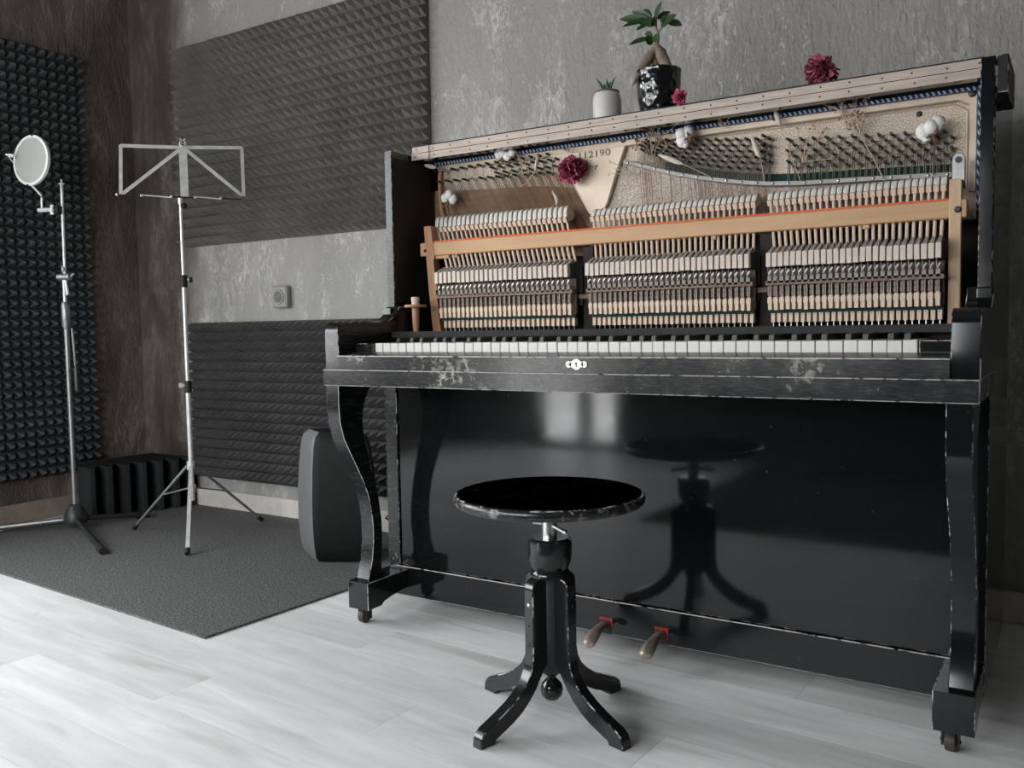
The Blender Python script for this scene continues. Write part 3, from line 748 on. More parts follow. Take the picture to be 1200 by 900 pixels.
# ---- action
ac = pn
rl = bx('hammer_rail', .0520, mx(.0520), -.3870, -.3670, .9090, .9430, ('rail_wood', 'rail_wood'), .002, ac)
b = MB(); b.box(.070, mx(.070), -.3850, -.3600, .9432, .9462); build(b, 'rail_felt', ['orange_felt'], ac)
b = MB(); b.lathe([(.0060, 0), (.0060, -.003), (.0035, -.005)], (0, 0, 0), 12, 0, 'y'); rb_me = mesh_of(b, 'rail_bolt', ['iron'], smooth=True)
for x, y in ((498.5, 294), (1122.5, 245.5)): p = at(x, y, Y=-.388); inst(rb_me, 'rail_bolt', rl, (p.x, -.387, p.z), (0, 0, 0), (.7, 1, .7) if x < 600 else (1, 1, 1))
for x0, x1 in ((.092, .142), (.160, .168), (.838, .848), (1.143, 1.156)):
    b = MB(); b.cbox(x0, x1, -.383, -.370, .9005, .9088, .001, 0, 0); build(b, 'rail_block', ['rail_wood'], rl)
b = MB(); b.prism([(-.392, .712), (-.395, .80), (-.393, .88), (-.388, .985), (-.366, .985), (-.366, .712)], 'x', .0, .021, 0, .001)
pm = mesh_of(b, 'action_post', ['brown_post'], (0, -.389, 0))
b = MB()
for z0, z1, xa, xb in ((.712, .76, .091, .086), (.76, .82, .086, .080), (.82, .9, .080, .074), (.9, .985, .074, .068)):
    b.add([(xa, -.389, z0), (xa+.026, -.389, z0), (xa+.026, -.366, z0), (xa, -.366, z0), (xb, -.389, z1), (xb+.022, -.389, z1), (xb+.022, -.366, z1), (xb, -.366, z1)],
          [(0, 1, 5, 4), (1, 2, 6, 5), (2, 3, 7, 6), (3, 0, 4, 7), (4, 5, 6, 7), (0, 3, 2, 1)])
build(b, 'action_post', ['brown_post'], ac)
bx('action_post', 1.2955, 1.3165, -.3885, -.3660, .712, .980, ('post_wood', 'post_wood'), .0015, ac)
b = MB(); br = [(1.297, .965), (1.297, 1.020), (1.2985, 1.026), (1.3025, 1.030), (1.308, 1.0315), (1.3135, 1.030), (1.3175, 1.026), (1.319, 1.020), (1.319, .965)]
b.prism(br, 'y', -.3640, -.352, 0, .0012); o = build(b, 'metal_bracket', ['greysteel'], ac)
b = MB(); b.lathe([(.006, -.366), (.006, -.364)], (1.308, 0, 1.018), 12, 0, 'y'); build(b, 'bracket_screw', ['iron'], o)
SECS = ((28, .142, .513, -.054, -.043, 1.0), (30, .567, .932, -.024, -.010, .62), (27, .976, 1.285, -.020, -.002, .62))
for x in (.540, .955):
    b = MB(); b.box(x-.014, x+.012, -.378, -.300, .712, .905); b.box(x-.020, x-.012, -.386, -.372, .77, .86); b.box(x-.02, x+.02, -.39, -.38, .785, .795, 1); build(b, 'action_bracket', ['inside', 'brown_rail'], ac)
# parts of one note
def hammer_mesh(fs):
    """head tilted up towards the strings; fs = felt size"""
    b = MB(); t = R(24)
    def T(u, v): return (u*math.cos(t)-v*math.sin(t), u*math.sin(t)+v*math.cos(t))
    b.prism([T(u, v) for u, v in ((-.006, -.0065), (-.006, .006), (.030, .004), (.030, -.004))], 'x', -.0047, .0047, 0, .0006)
    h = mesh_of(b, 'hammer_head', ['action_wood'])
    b = MB(); H = .0105*fs+.006
    b.prism([T(u, v) for u, v in ((.001, .0055), (.006, .0062+H*.35), (.016, .006+H*.75), (.027, H*.9+.003), (.036, H*.6), (.040, 0), (.036, -.008), (.022, -.0105), (.008, -.0085), (.008, -.006), (.030, -.0038), (.030, .0036))], 'x', -.0050, .0050, 0, .0008)
    f = mesh_of(b, 'hammer_felt', ['hammer_felt'], smooth=True)
    return h, f
HM = {1.0: hammer_mesh(1.7), .62: hammer_mesh(.55)}
b = MB(); b.cbox(-.0048, .0048, -.007, .007, 0, .028, .0007, 0, 0); b.add([(-.0046, -.002, .0282), (.0046, -.002, .0282), (.0046, .030, .034), (-.0046, .030, .034), (-.0030, .012, .0355), (.0030, .012, .0355), (.0030, .030, .043), (-.0030, .030, .043)], [(0, 1, 5, 4), (1, 2, 6, 5), (2, 3, 7, 6), (3, 0, 4, 7), (4, 5, 6, 7), (0, 1, 2, 3)], 1)
catch_me = mesh_of(b, 'catcher', ['cream_felt', 'grey_felt'])
b = MB()
b.tube([(-.002, 0, .034), (-.002, .002, .018), (.000, .006, .002)], .0008, 5, 0)
b.add([(-.001, -.001, .016), (.0035, .0005, .0225), (.0052, .0005, .0205), (.0012, -.001, .0135), (-.001, .001, .016), (.0035, .0025, .0225), (.0052, .0025, .0205), (.0012, .001, .0135)], [(0, 1, 2, 3), (4, 7, 6, 5), (0, 4, 5, 1), (1, 5, 6, 2), (2, 6, 7, 3), (3, 7, 4, 0)], 1)
b.ball((.001, 0, .0125), (.0030, .0025, .0030), 8, 5, 0); b.box(-.0038, .0038, .004, .010, -.004, .010, 2)
wire_me = mesh_of(b, 'bridle_wire', ['wire_metal', 'silver', 'grey_felt'])
b = MB()
b.lathe([(.0034, -.001), (.0042, .001), (.0042, .008), (.0030, .0095), (.0042, .011), (.0042, .018), (.003, .0195)], (0, 0, 0), 10, 0); b.tube([(0, 0, .019), (0, 0, .026)], .0012, 6, 1); b.tube([(.0035, -.004, -.006), (.0035, -.004, .026)], .0008, 5, 1)
button_me = mesh_of(b, 'regulating_button', ['dark_felt', 'wire_metal'], smooth=True)
b = MB()                                                     # wippen seen end-on: round nose above, narrower foot below
b.prism([(-.0048, .0145), (-.0050, .020), (-.0040, .0255), (.0000, .0275), (.0042, .0265), (.0052, .022), (.0044, .0145), (.0044, .000), (-.0034, .000), (-.0034, .0125)], 'y', -.006, .022, 0, .0006)
wip_me = mesh_of(b, 'wippen', ['action_wood'])
b = MB(); b.prism([(-.0040, 0), (-.0040, .0185), (.0040, .0185), (.0040, 0)], 'y', -.0045, .010, 0, .0008); b.tube([(0, 0, .001), (0, 0, -.013)], .0011, 6, 1); b.lathe([(.0010, -.0049), (.0010, -.0044)], (-.0005, 0, .0155), 6, 2, 'y')
stick_me = mesh_of(b, 'sticker', ['action_wood', 'steel', 'rubber'])
for n, xa, xb, la, lb, fs in SECS:
    hh, hf = HM[fs]
    for i in range(n):
        f = i/(n-1); x = xa+(xb-xa)*f; lean = la+(lb-la)*f; j = lambda a=.0007: random.uniform(-a, a)
        inst(stick_me, 'sticker', ac, (x, -.400, .7225+j(.0004)))
        inst(wip_me, 'wippen', ac, (x-.003, -.412, .7475+j()), (0, 0, j(.01)))
        inst(button_me, 'regulating_button', ac, (x-.004, -.414, .7765+j()))
        inst(wire_me, 'bridle_wire', ac, (x-.002, -.428, .8060+j()))
        inst(catch_me, 'catcher', ac, (x, -.432, .8340+j(.0008)), (0, j(.03), 0))
        # hammer: shank under the rail, head above
        hx, hy, hz = x+lean+j(.0004), -.358, .9775-(.004*f if fs > .9 else .006)+(.002 if fs > .9 else 0)
        b = MB(); d = Vector((hx, hy+.004, hz))-Vector((x-.002, -.386, .872)); b.tube([(0, 0, 0), d], [.0033, .0029], 7, 0)
        sm = mesh_of(b, 'hammer', ['action_wood'], smooth=True)
        so = inst(sm, 'hammer', ac, (x-.002, -.386, .872))
        ho = inst(hh, 'hammer_head', so, (hx, hy, hz), (0, lean*2.2, 0)); inst(hf, 'hammer_felt', so, (hx, hy, hz), (0, lean*2.2, 0))
    b = MB(); b.box(xa-.010, xb+.008, -.424, -.400, .7975, .8060); build(b, 'regulating_rail', ['brown_rail'], ac)
    b = MB(); b.box(xa-.008, xb+.006, -.4055, -.392, .7412, .7470); build(b, 'green_felt_rail', ['green_felt'], ac)
    b = MB(); b.box(xa-.010, xb+.006, -.400, -.392, .750, .832); build(b, 'main_rail', ['dusty_rail'], ac)
# wooden screw knob at the bass end
b = MB(); p = at(487, 358, Y=-.45)
b.lathe([(.0075, .712), (.0095, .745), (.0095, .775)], (p.x, -.45, 0), 14, 0); b.lathe([(.027, .7755), (.0285, .778), (.0285, .780), (.027, .7825)], (p.x, -.45, 0), 24, 0); b.lathe([(.0100, .7825), (.0100, .792), (.0110, .7935), (.0108, .8005), (.009, .802)], (p.x, -.45, 0), 14, 1)
o = build(b, 'wooden_knob', ['brown_post', 'action_wood'], ac, True); o['label'] = 'turned wooden knob with a disc'

# ================================================================== STOOL
SX, SY = .6935, -.8365
st = thing('piano_stool', 'round black wooden swivel stool with four curved legs in front of the piano', 'stool', (SX, SY, 0))
b = MB(); b.lathe([(.030, .4000), (.160, .4000), (.1690, .4015), (.1735, .4060), (.1745, .4110), (.1735, .4165), (.1715, .4190)], (SX, SY, 0), 72, 0); b.lathe([(.1715, .4190), (.1700, .4203), (.1685, .4207)], (SX, SY, 0), 72, 1); b.lathe([(.1685, .4207), (.0, .4207)], (SX, SY, 0), 72, 2)
build(b, 'seat', ['stoolscuff', 'edge_soft', 'stoolblack'], st, True)
b = MB(); b.lathe([(.0138, .330), (.0138, .382), (.022, .384), (.022, .400)], (SX, SY, 0), 20, 0); build(b, 'screw', ['steel'], st, True)
b = MB(); b.cbox(SX-.028, SX+.028, SY-.028, SY+.028, .392, .3999, .002, 0, 0); build(b, 'seat_plate', ['iron'], st)
for a in (-28, 152):
    q = Vector((math.cos(R(a)), math.sin(R(a)), 0)); b = MB(); c_ = Vector((SX, SY, .360)); b.tube([c_+q*.013, c_+q*.052+Vector((0, 0, -.004))], [.004, .0045], 10); b.ball(c_+q*.052+Vector((0, 0, -.004)), .0052, 8, 6); build(b, 'clamp_bolt', ['steel'], st, True)
b = MB(); b.lathe([(.014, .337), (.035, .338), (.0395, .334), (.0405, .325), (.0405, .310), (.0385, .294), (.034, .283), (.032, .2795), (.034, .277), (.0365, .273), (.0365, .268), (.033, .264)], (SX, SY, 0), 32, 0); build(b, 'hub', ['stoolblack'], st, True)
b = MB(); b.lathe([(.0245, .266), (.0245, .092), (.019, .085), (.010, .080), (.008, .074), (.012, .070), (.0185, .063), (.0212, .053), (.0195, .043), (.013, .035), (.004, .032)], (SX, SY, 0), 24, 0); build(b, 'column', ['stoolblack'], st, True)
outer = [(.036, .268), (.046, .266), (.0535, .258), (.0555, .248), (.0555, .150), (.0565, .125), (.0605, .105), (.070, .087), (.086, .0715), (.106, .058), (.130, .046), (.152, .0365), (.168, .0300), (.177, .0225), (.181, .013), (.182, .0)]
inner = [(.150, .0), (.147, .0065), (.128, .0140), (.105, .0235), (.083, .0360), (.064, .0520), (.048, .0700), (.036, .0880), (.028, .0990), (.022, .1060), (.022, .268)]
b = MB(); b.prism(outer+inner, 'y', -.0115, .0115, 0, .0016, 1)
vs = [(x, y, z) for x, y, z in b.v]; leg_me = mesh_of(b, 'leg', ['stoolblack', 'edge_soft'], smooth=True)
b = MB(); b.ball((0, 0, 0), (.0016, .0036, .0036), 10, 6); b.box(-.0019, .0005, -.003, .003, -.0004, .0004, 0); scr = mesh_of(b, 'leg_screw', ['iron'], smooth=True)
b = MB(); b.ball((0, 0, 0), (.0016, .0036, .0036), 10, 6); scr2 = mesh_of(b, 'leg_screw', ['steel'], smooth=True)
for k in range(4):
    a = R(-15.5+90*k); lo = inst(leg_me, 'leg', st, (SX, SY, 0), (0, 0, a))
    for z in (.222, .186, .150):
        s_ = bpy.data.objects.new('leg_screw', scr2 if (k == 3 and z == .222) else scr); COL.objects.link(s_); s_.parent = lo; s_.location = (.0557, 0, z)

# ================================================================== MUSIC STAND
MX, MY = -1.126, -.220
ms = thing('music_stand', 'silver folding sheet music stand with wire desk on the carpet', 'music stand', (MX, MY, CT))
du = Vector((.6061, .7954, 0)); dn = Vector((.7954, -.6061, 0))
D0 = Vector((MX+.008, MY+.012, 0))
def dk(u, z, n=0): return D0+du*u+Vector((0, 0, z))+dn*(n-.05*(z-1.27))
def flat(name, a, b_, w_=.0115, mat='silver'):
    b = MB(); b.bar(a, b_, w_, .0025, dn); return build(b, name, [mat], ms)
flat('desk_bar', dk(-.198, 1.356), dk(.004, 1.3600)); flat('desk_bar', dk(.0, 1.3600, .003), dk(.198, 1.369, .003))
flat('desk_bar', dk(-.197, 1.358, .003), dk(-.203, 1.190, .003)); flat('desk_bar', dk(.196, 1.370), dk(.196, 1.199))
flat('desk_bar', dk(-.004, 1.357, .006), dk(-.198, 1.192, .006)); flat('desk_bar', dk(.004, 1.357, .006), dk(.190, 1.200, .006))
b = MB(); b.bar(dk(.0, 1.186, .008), dk(.0, 1.362, .008), .0265, .003, dn); build(b, 'desk_spine', ['silver'], ms)
b = MB()
for s in (-1, 1):
    b.tube([dk(s*.002, 1.362, .010), dk(s*.010, 1.368, .010), dk(s*.008, 1.378, .010), dk(s*.003, 1.384, .010), dk(s*.010, 1.389, .010)], .0022, 6)
b.tube([dk(-.006, 1.372, .010), dk(.006, 1.372, .010)], .0016, 6); build(b, 'lyre_ornament', ['silver'], ms, True)
b = MB(); b.tube([dk(-.216, 1.188, .012), dk(.19, 1.186, .012)], .0026, 6); build(b, 'desk_ledge', ['rubber'], ms)
for u0, u1 in ((-.138, -.043), (.034, .118)):
    b = MB(); b.tube([dk(u0, 1.189, .020), dk(u1, 1.184, .020)], .0025, 6)
    for u in (u0, u1): b.ball(dk(u, 1.187, .020), .0045, 8, 6)
    build(b, 'page_holder', ['silver'], ms, True)
b = MB(); b.ball(dk(-.214, 1.189, .012), .005, 8, 6); build(b, 'ledge_tip', ['silver'], ms, True)
for z0, z1, r in ((.130, .545, .0088), (.530, .915, .0070), (.900, 1.190, .0054)):
    b = MB(); b.tube([(MX, MY, z0), (MX, MY, z1)], r, 14); build(b, 'pole', ['silver'], ms, True)
b = MB(); b.tube([(MX, MY, 1.165), (MX, MY, 1.188)], .0085, 12); b.ball((MX+.012*du.x+.01, MY+.012*du.y-.01, 1.158), .011, 8, 6, 1); build(b, 'tilt_joint', ['silver', 'rubber'], ms, True)
for z, sg in ((.905, 1), (.537, -1)):
    b = MB(); b.tube([(MX, MY, z-.026), (MX, MY, z+.016)], .0125, 12, 1); c_ = Vector((MX, MY, z)); b.tube([c_, c_+du*sg*.020], .006, 10, 0); b.tube([c_+du*sg*.018, c_+du*sg*.030], .0095, 10, 1 if sg > 0 else 0)
    build(b, 'clamp_knob', ['silver', 'rubber'], ms, True)
b = MB(); b.tube([(MX, MY, .240), (MX, MY, .268)], .0150, 14); build(b, 'leg_collar', ['silver'], ms, True)
b = MB(); b.tube([(MX, MY, .160), (MX, MY, .186)], .0140, 14); build(b, 'brace_collar', ['silver'], ms, True)
for fx, fy, bm_ in ((-.901, -.419, 'silver'), (-1.386, -.276, 'greysteel'), (-1.082, .047, 'greysteel')):
    h = Vector((MX, MY, 0)); fdir = (Vector((fx, fy, 0))-h); rl_ = fdir.length; fdir.normalize()
    a, e = h+fdir*.016+Vector((0, 0, .252)), h+fdir*rl_+Vector((0, 0, CT+.010))
    b = MB(); nrm = (e-a).normalized().cross(Vector((0, 0, 1)).cross(fdir)); b.bar(a, e, .0125, .0070, nrm); lg = build(b, 'leg', [bm_], ms)
    b = MB(); b.tube([e-(e-a).normalized()*.014, e+(e-a).normalized()*.006], .0085, 10); build(b, 'rubber_foot', ['rubber'], lg, True)
    b = MB(); b.bar(h+fdir*.014+Vector((0, 0, .173)), a+(e-a)*.46, .010, .0045, nrm); build(b, 'brace', [bm_], ms)

# ================================================================== MICROPHONE STAND
QX, QY = -1.617, -.360
mc = thing('microphone_stand', 'dark microphone stand with folded boom by the left wall', 'microphone stand', (QX, QY, CT))
b = MB(); b.lathe([(.030, CT+.018), (.040, CT+.020), (.043, CT+.030), (.036, CT+.060), (.022, CT+.084), (.014, CT+.090)], (QX, QY, 0), 24); build(b, 'base_hub', ['grey_plastic'], mc, True)
for a, l_ in ((-22.5, .50), (229, .40), (72, .26)):
    q = Vector((math.cos(R(a)), math.sin(R(a)), 0)); h = Vector((QX, QY, 0))
    b = MB(); b.tube([h+q*.02+Vector((0, 0, CT+.034)), h+q*l_+Vector((0, 0, CT+.013))], .0095, 10); lg = build(b, 'leg', ['plastic' if a < 200 else 'greysteel'], mc, True)
    b = MB(); b.tube([h+q*(l_-.045)+Vector((0, 0, CT+.0145)), h+q*(l_-.022)+Vector((0, 0, CT+.0135)), h+q*(l_+.004)+Vector((0, 0, CT+.0130))], [.0120, .0128, .0118], 12, 0); build(b, 'rubber_foot', ['rubber'], lg, True)
b = MB(); b.tube([(QX, QY, CT+.085), (QX, QY, .752)], .0092, 12); build(b, 'pole', ['greysteel'], mc, True)
b = MB(); b.lathe([(.010, .742), (.0145, .750), (.0150, .80), (.0145, .832), (.010, .840)], (QX, QY, 0), 14); build(b, 'grip', ['greysteel'], mc, True)
b = MB(); b.tube([(QX, QY, .838), (QX, QY, .925)], .0065, 10); build(b, 'upper_pole', ['silver'], mc, True)
du2 = Vector((math.cos(YAW-.0)*1, 0.42, 0)).normalized()
c_ = Vector((QX, QY, .931)); b = MB(); b.tube([c_-du2*.022, c_+du2*.024], .0125, 12); b.tube([c_+du2*.024, c_+du2*.040+Vector((0, 0, .012))], .004, 8); b.ball(c_+Vector((0, 0, .028)), (.009, .009, .016), 10, 6); build(b, 'boom_clutch', ['greysteel'], mc, True)
b = MB(); b.tube([c_+Vector((.010, .006, -.065)), c_+du2*.004+Vector((0, 0, .0)), (QX+.004, QY+.006, 1.262)], .0056, 10); build(b, 'boom', ['silver'], mc, True)
b = MB(); b.tube([(QX+.004, QY+.006, 1.262), (QX+.004, QY+.006, 1.282)], .004, 8); b.lathe([(.003, 1.262), (.011, 1.264), (.011, 1.268), (.003, 1.270)], (QX+.004, QY+.006, 0), 14); build(b, 'thread_tip', ['silver'], mc, True)
b = MB(); b.tube([(QX+.016, QY+.012, .745), (QX+.020, QY+.016, .600)], .0042, 8); build(b, 'boom_tail', ['greysteel'], mc, True)
b = MB(); b.lathe([(.005, .512), (.0085, .516), (.0085, .60), (.005, .607)], (QX+.0215, QY+.017, 0), 12); build(b, 'counterweight', ['grey_plastic'], mc, True)

# ================================================================== POP FILTER
pc = Vector((-1.662, -.432, 1.344))
pf = thing('pop_filter', 'white ringed round pop filter clamped to the microphone stand', 'pop filter', pc)
vd = (CAM-pc); vd.z = 0; vd.normalize(); ang = math.atan2(vd.y, vd.x)-R(52)
nz = Vector((math.cos(ang), math.sin(ang), .05)).normalized(); ux = Vector((-math.sin(ang), math.cos(ang), 0)); uz = nz.cross(ux).normalized()
def ring(R_, d_): return [pc+(ux*math.cos(2*math.pi*k/48)+uz*math.sin(2*math.pi*k/48))*R_+nz*d_ for k in range(48)]
b = MB(); rr = [ring(.0895, -.005), ring(.0895, .005), ring(.0800, .005), ring(.0800, -.005)]; vs = sum(rr, [])
b.add(vs, [(a*48+k, a*48+(k+1) % 48, ((a+1) % 4)*48+(k+1) % 48, ((a+1) % 4)*48+k) for a in range(4) for k in range(48)]); build(b, 'filter_ring', ['white_plastic'], pf, True)
b = MB(); r1, r2 = ring(.0805, -.002), ring(.0805, .002); b.add(r1+r2, [tuple(range(48)), tuple(range(48, 96))]); build(b, 'filter_mesh', ['mesh'], pf)
for sgn in (1, -1):
    c_ = pc+uz*.0885*sgn+ux*.012*sgn; b = MB(); b.box(c_.x-.002, c_.x+.002, c_.y-.010, c_.y+.010, c_.z-.004, c_.z+.004); build(b, 'ring_notch', ['grey_plastic'], pf)
lh = at(16, 183, Y=pc.y-.03); b = MB(); b.bar(lh, lh+Vector((-.010, -.012, .003)), .014, .010); b.bar(lh+Vector((-.006, -.007, .002)), lh+Vector((-.018, -.018, .006)), .006, .006); b.tube([lh+Vector((-.012, -.013, .0)), lh+Vector((.0, -.004, -.022))], .0016, 6); build(b, 'ring_clip', ['white_plastic'], pf)
g0 = pc-uz*.088; cl = Vector((QX-.042, QY-.045, 1.170))
b = MB(); b.tube([g0, g0+Vector((.022, .020, -.035)), cl+Vector((.003, .000, .045)), cl], .0042, 8); build(b, 'gooseneck', ['silver'], pf, True)
b = MB(); b.tube([cl-Vector((.008, .012, 0)), cl+Vector((.020, .022, .003))], .0075, 10); b.ball(cl+Vector((.022, .024, .002)), (.009, .009, .012), 10, 6); build(b, 'clamp_arm', ['white_plastic'], pf, True)
b = MB(); k_ = Vector((QX-.012, QY-.010, 1.172)); b.box(k_.x-.010, k_.x+.020, k_.y-.008, k_.y+.024, k_.z-.014, k_.z+.014); build(b, 'pole_clamp', ['rubber'], pf)
b = MB()
for s in (-1, 1): b.ball(k_+Vector((-.002, -.014, s*.013)), (.009, .006, .006), 8, 6)
build(b, 'clamp_wing', ['white_plastic'], pf, True)

# ================================================================== SPEAKER
A0, D0_, B0 = Vector((-.466, -.294)), Vector((-.285, -.190)), Vector((-.616, -.208))
C0 = B0+(D0_-A0); cen = (A0+C0)/2
def rquad(sc_, r, zz, shift=(0, 0)):
    q = [cen+(p-cen)*sc_ for p in (A0, D0_, C0, B0)]; out = []
    for i in range(4):
        p, a, c = q[i], q[i-1], q[(i+1) % 4]; da, dc = (a-p).normalized(), (c-p).normalized()
        for t in range(7):
            u = t/6; s0 = p+da*r; s1 = p+dc*r; out.append((1-u)**2*s0+2*u*(1-u)*p+u*u*s1)
    return [(p.x+shift[0], p.y+shift[1], zz) for p in out]
lev = [(.84, .022, CT+.004), (.92, .024, CT+.016), (.98, .026, CT+.05), (1.02, .026, CT+.12), (1.01, .026, CT+.20), (.96, .025, CT+.29), (.89, .024, CT+.36), (.82, .022, CT+.388), (.66, .020, CT+.404), (.40, .015, CT+.408)]
vs = sum([rquad(a, r, z) for a, r, z in lev], []); n = 28
b = MB(); b.add(vs, [(i*n+k, i*n+(k+1) % n, (i+1)*n+(k+1) % n, (i+1)*n+k) for i in range(len(lev)-1) for k in range(n)]+[tuple(range(n)), tuple((len(lev)-1)*n+k for k in range(n))])
sp = thing('loudspeaker', 'black plastic loudspeaker standing on the carpet behind the piano leg', 'speaker', (cen.x, cen.y, CT))
build(b, 'cabinet', ['speaker_black'], sp, True)
b = MB(); ks_ = list(range(24, 28))+[0, 1, 2, 3]; vs = []
for a, r, z in lev[:-1]: vs += [Vector(rquad(a*1.012, r, z)[k]) for k in ks_]
b.add(vs, [(i*8+k, i*8+k+1, (i+1)*8+k+1, (i+1)*8+k) for i in range(len(lev)-2) for k in range(7)]); build(b, 'baffle', ['baffle_grey'], sp, True)
b = MB()
for k in range(3):
    p = cen+(A0-cen)*.55 if k == 0 else cen+((D0_-cen)*.55 if k == 1 else (B0-cen)*.55); b.lathe([(.010, CT), (.011, CT+.008)], (p.x, p.y, 0), 10)
build(b, 'rubber_feet', ['rubber'], sp)
pts = [(cen.x+.150, cen.y+.105, .15), (-.36, -.03, .135), at(452, 607, Y=.0), (-.36, .06, .03), (-.20, .08, .012), (.0, .09, .009)]
b = MB(); b.tube(pts, .0030, 8); tag(build(b, 'speaker_cable', ['rubber'], origin=(-.3, .05, 0)), 'thin black cable running from the speaker behind the piano', 'cable')

# ================================================================== THINGS ON THE PIANO
ZT = 1.1932
# succulent
p = at(711.5, 134, Y=-.300); sx, sy = p.x, -.300
su = thing('potted_succulent', 'small succulent in a white round pot on the piano lid', 'plant', (sx, sy, ZT))
b = MB(); b.lathe([(.024, ZT), (.031, ZT+.006), (.0335, ZT+.030), (.0335, ZT+.055), (.0315, ZT+.068), (.0290, ZT+.0735)], (sx, sy, 0), 28); b.lathe([(.0290, ZT+.0735), (.0300, ZT+.0765), (.0275, ZT+.079), (.0255, ZT+.0765)], (sx, sy, 0), 28, 1); build(b, 'pot', ['pot_white', 'pot_rim'], su, True)
b = MB(); b.lathe([(.0, ZT+.076), (.026, ZT+.0755), (.026, ZT+.070)], (sx, sy, 0), 18); build(b, 'soil', ['soil'], su)
for a, tl, ln_ in ((170, 40, .040), (100, 12, .034), (20, 28, .028), (-15, 35, .032), (140, 18, .024), (60, 20, .026), (-60, 30, .022)):
    q = Vector((math.cos(R(a)), math.sin(R(a))*.5, 0)); b = MB(); o0 = Vector((sx, sy, ZT+.076))+q*.004
    b.tube([o0, o0+q*math.sin(R(tl))*ln_*.5+Vector((0, 0, ln_*.55)), o0+q*math.sin(R(tl))*ln_*1.05+Vector((0, 0, ln_))], [.0042, .0034, .0004], 6); build(b, 'leaf', ['succulent'], su, True)
# ficus bonsai
p = at(772, 124, Y=-.300); fx, fy = p.x, -.300
fi = thing('ficus_bonsai', 'small ficus bonsai with swollen roots in a glossy black pot on the piano lid', 'plant', (fx, fy, ZT))
b = MB(); b.lathe([(.034, ZT), (.038, ZT+.004), (.0455, ZT+.030), (.0500, ZT+.070), (.0505, ZT+.098), (.0515, ZT+.1035), (.0490, ZT+.1055), (.0455, ZT+.102), (.045, ZT+.095)], (fx, fy, 0), 40); build(b, 'pot', ['pot_black'], fi, True)
b = MB(); b.lathe([(.0, ZT+.099), (.046, ZT+.097), (.046, ZT+.092)], (fx, fy, 0), 20); build(b, 'soil', ['soil'], fi)
def fp(px_, py_, y=-.300): return at(px_, py_, Y=y)
b = MB()
b.tube([fp(769, 55), fp(764, 62), fp(757, 73, -.306), fp(750, 85, -.325), fp(746, 92, -.345), fp(741.5, 100, -.354)], [.006, .0105, .0120, .0085, .0045, .0015], 10)
b.tube([fp(770, 54), fp(774, 61), fp(778, 71, -.305), fp(783, 80, -.31), fp(787, 86, -.312), fp(788, 94, -.31)], [.006, .0125, .0130, .0100, .0075, .004], 10)
b.tube([fp(769, 55), fp(767, 68, -.29), fp(770, 84, -.285), fp(770, 95, -.285)], [.006, .010, .009, .005], 10)
b.tube([fp(769.5, 60), fp(769, 52), fp(771, 44), fp(771, 36)], [.008, .0058, .0042, .0030], 8)
build(b, 'trunk', ['bark'], fi, True)
b = MB()
for ch in ([(771, 38), (774, 34), (779, 28), (784, 25)], [(771, 37), (768, 31), (764, 27)], [(769, 32), (769, 24), (770, 16)], [(766, 47), (762, 45), (758, 45)], [(764, 27), (756, 25), (749, 24)]):
    b.tube([fp(*c) for c in ch], [.0022]*(len(ch)-1)+[.0012], 6)
build(b, 'branch', ['bark'], fi, True)
def leaf_mesh():
    b = MB(); vs = []; fs = []; ns = 7
    for i in range(ns):
        t = i/(ns-1); wd = .46*math.sin(math.pi*min(1, t*.93+.07))**.75*(1 if i < ns-1 else .05)
        z = -.18*t*t
        vs += [(t, -wd, z+.12*wd), (t, 0, z), (t, wd, z+.12*wd)]
    for i in range(ns-1):
        for k in (0, 1): a = i*3+k; fs.append((a, a+1, a+4, a+3))
    n0 = len(vs); vs += [(x, y, z-.03) for x, y, z in vs]; fs += [tuple(n0+q for q in reversed(f)) for f in list(fs)]
    b.add(vs, fs); return mesh_of(b, 'leaf', ['leaf'], smooth=True)
lf = leaf_mesh()
def put_leaf(p0, p1, roll, wid, parent, me=lf):
    p0, p1 = Vector(p0), Vector(p1); d = p1-p0; ln_ = d.length; q = d.to_track_quat('X', 'Z')
    o = bpy.data.objects.new('leaf', me); COL.objects.link(o); o.parent = parent; o.location = p0-wo(parent)
    o.rotation_mode = 'QUATERNION'; o.rotation_quaternion = q @ Matrix.Rotation(roll, 3, 'X').to_quaternion(); o.scale = (ln_*1.05, wid*1.75, ln_); return o
for (a, e_, roll, wd, dy) in (((769, 22), (772, 2), 1.4, .019, -.01), ((762, 24), (731, 20), .9, .014, .0), ((760, 26), (732, 26), .2, .011, -.01), ((765, 24), (745, 13), 1.2, .013, .01), ((764, 23), (758, 11), 1.2, .013, .02),
        ((771, 22), (784, 12), 1.0, .013, .01), ((775, 31), (789, 16), 1.3, .015, -.02), ((783, 26), (798, 27), 1.0, .013, .0), ((766, 30), (765, 19), 1.3, .015, -.02), ((770, 27), (752, 25), 1.2, .013, -.02),
        ((760, 28), (746, 33), .4, .007, .0), ((763, 45), (739, 48), .3, .010, .0), ((764, 44), (757, 51), 1.4, .014, -.015), ((766, 42), (770, 47), 1.2, .012, -.01), ((765, 43), (758, 39), 1.0, .012, .01), ((774, 25), (779, 19), 1.2, .012, -.01), ((757, 24), (749, 27), 1.2, .012, -.01)):
    put_leaf(fp(*a, -.300+dy*.3), fp(*e_, -.300+dy), roll, wd, fi)
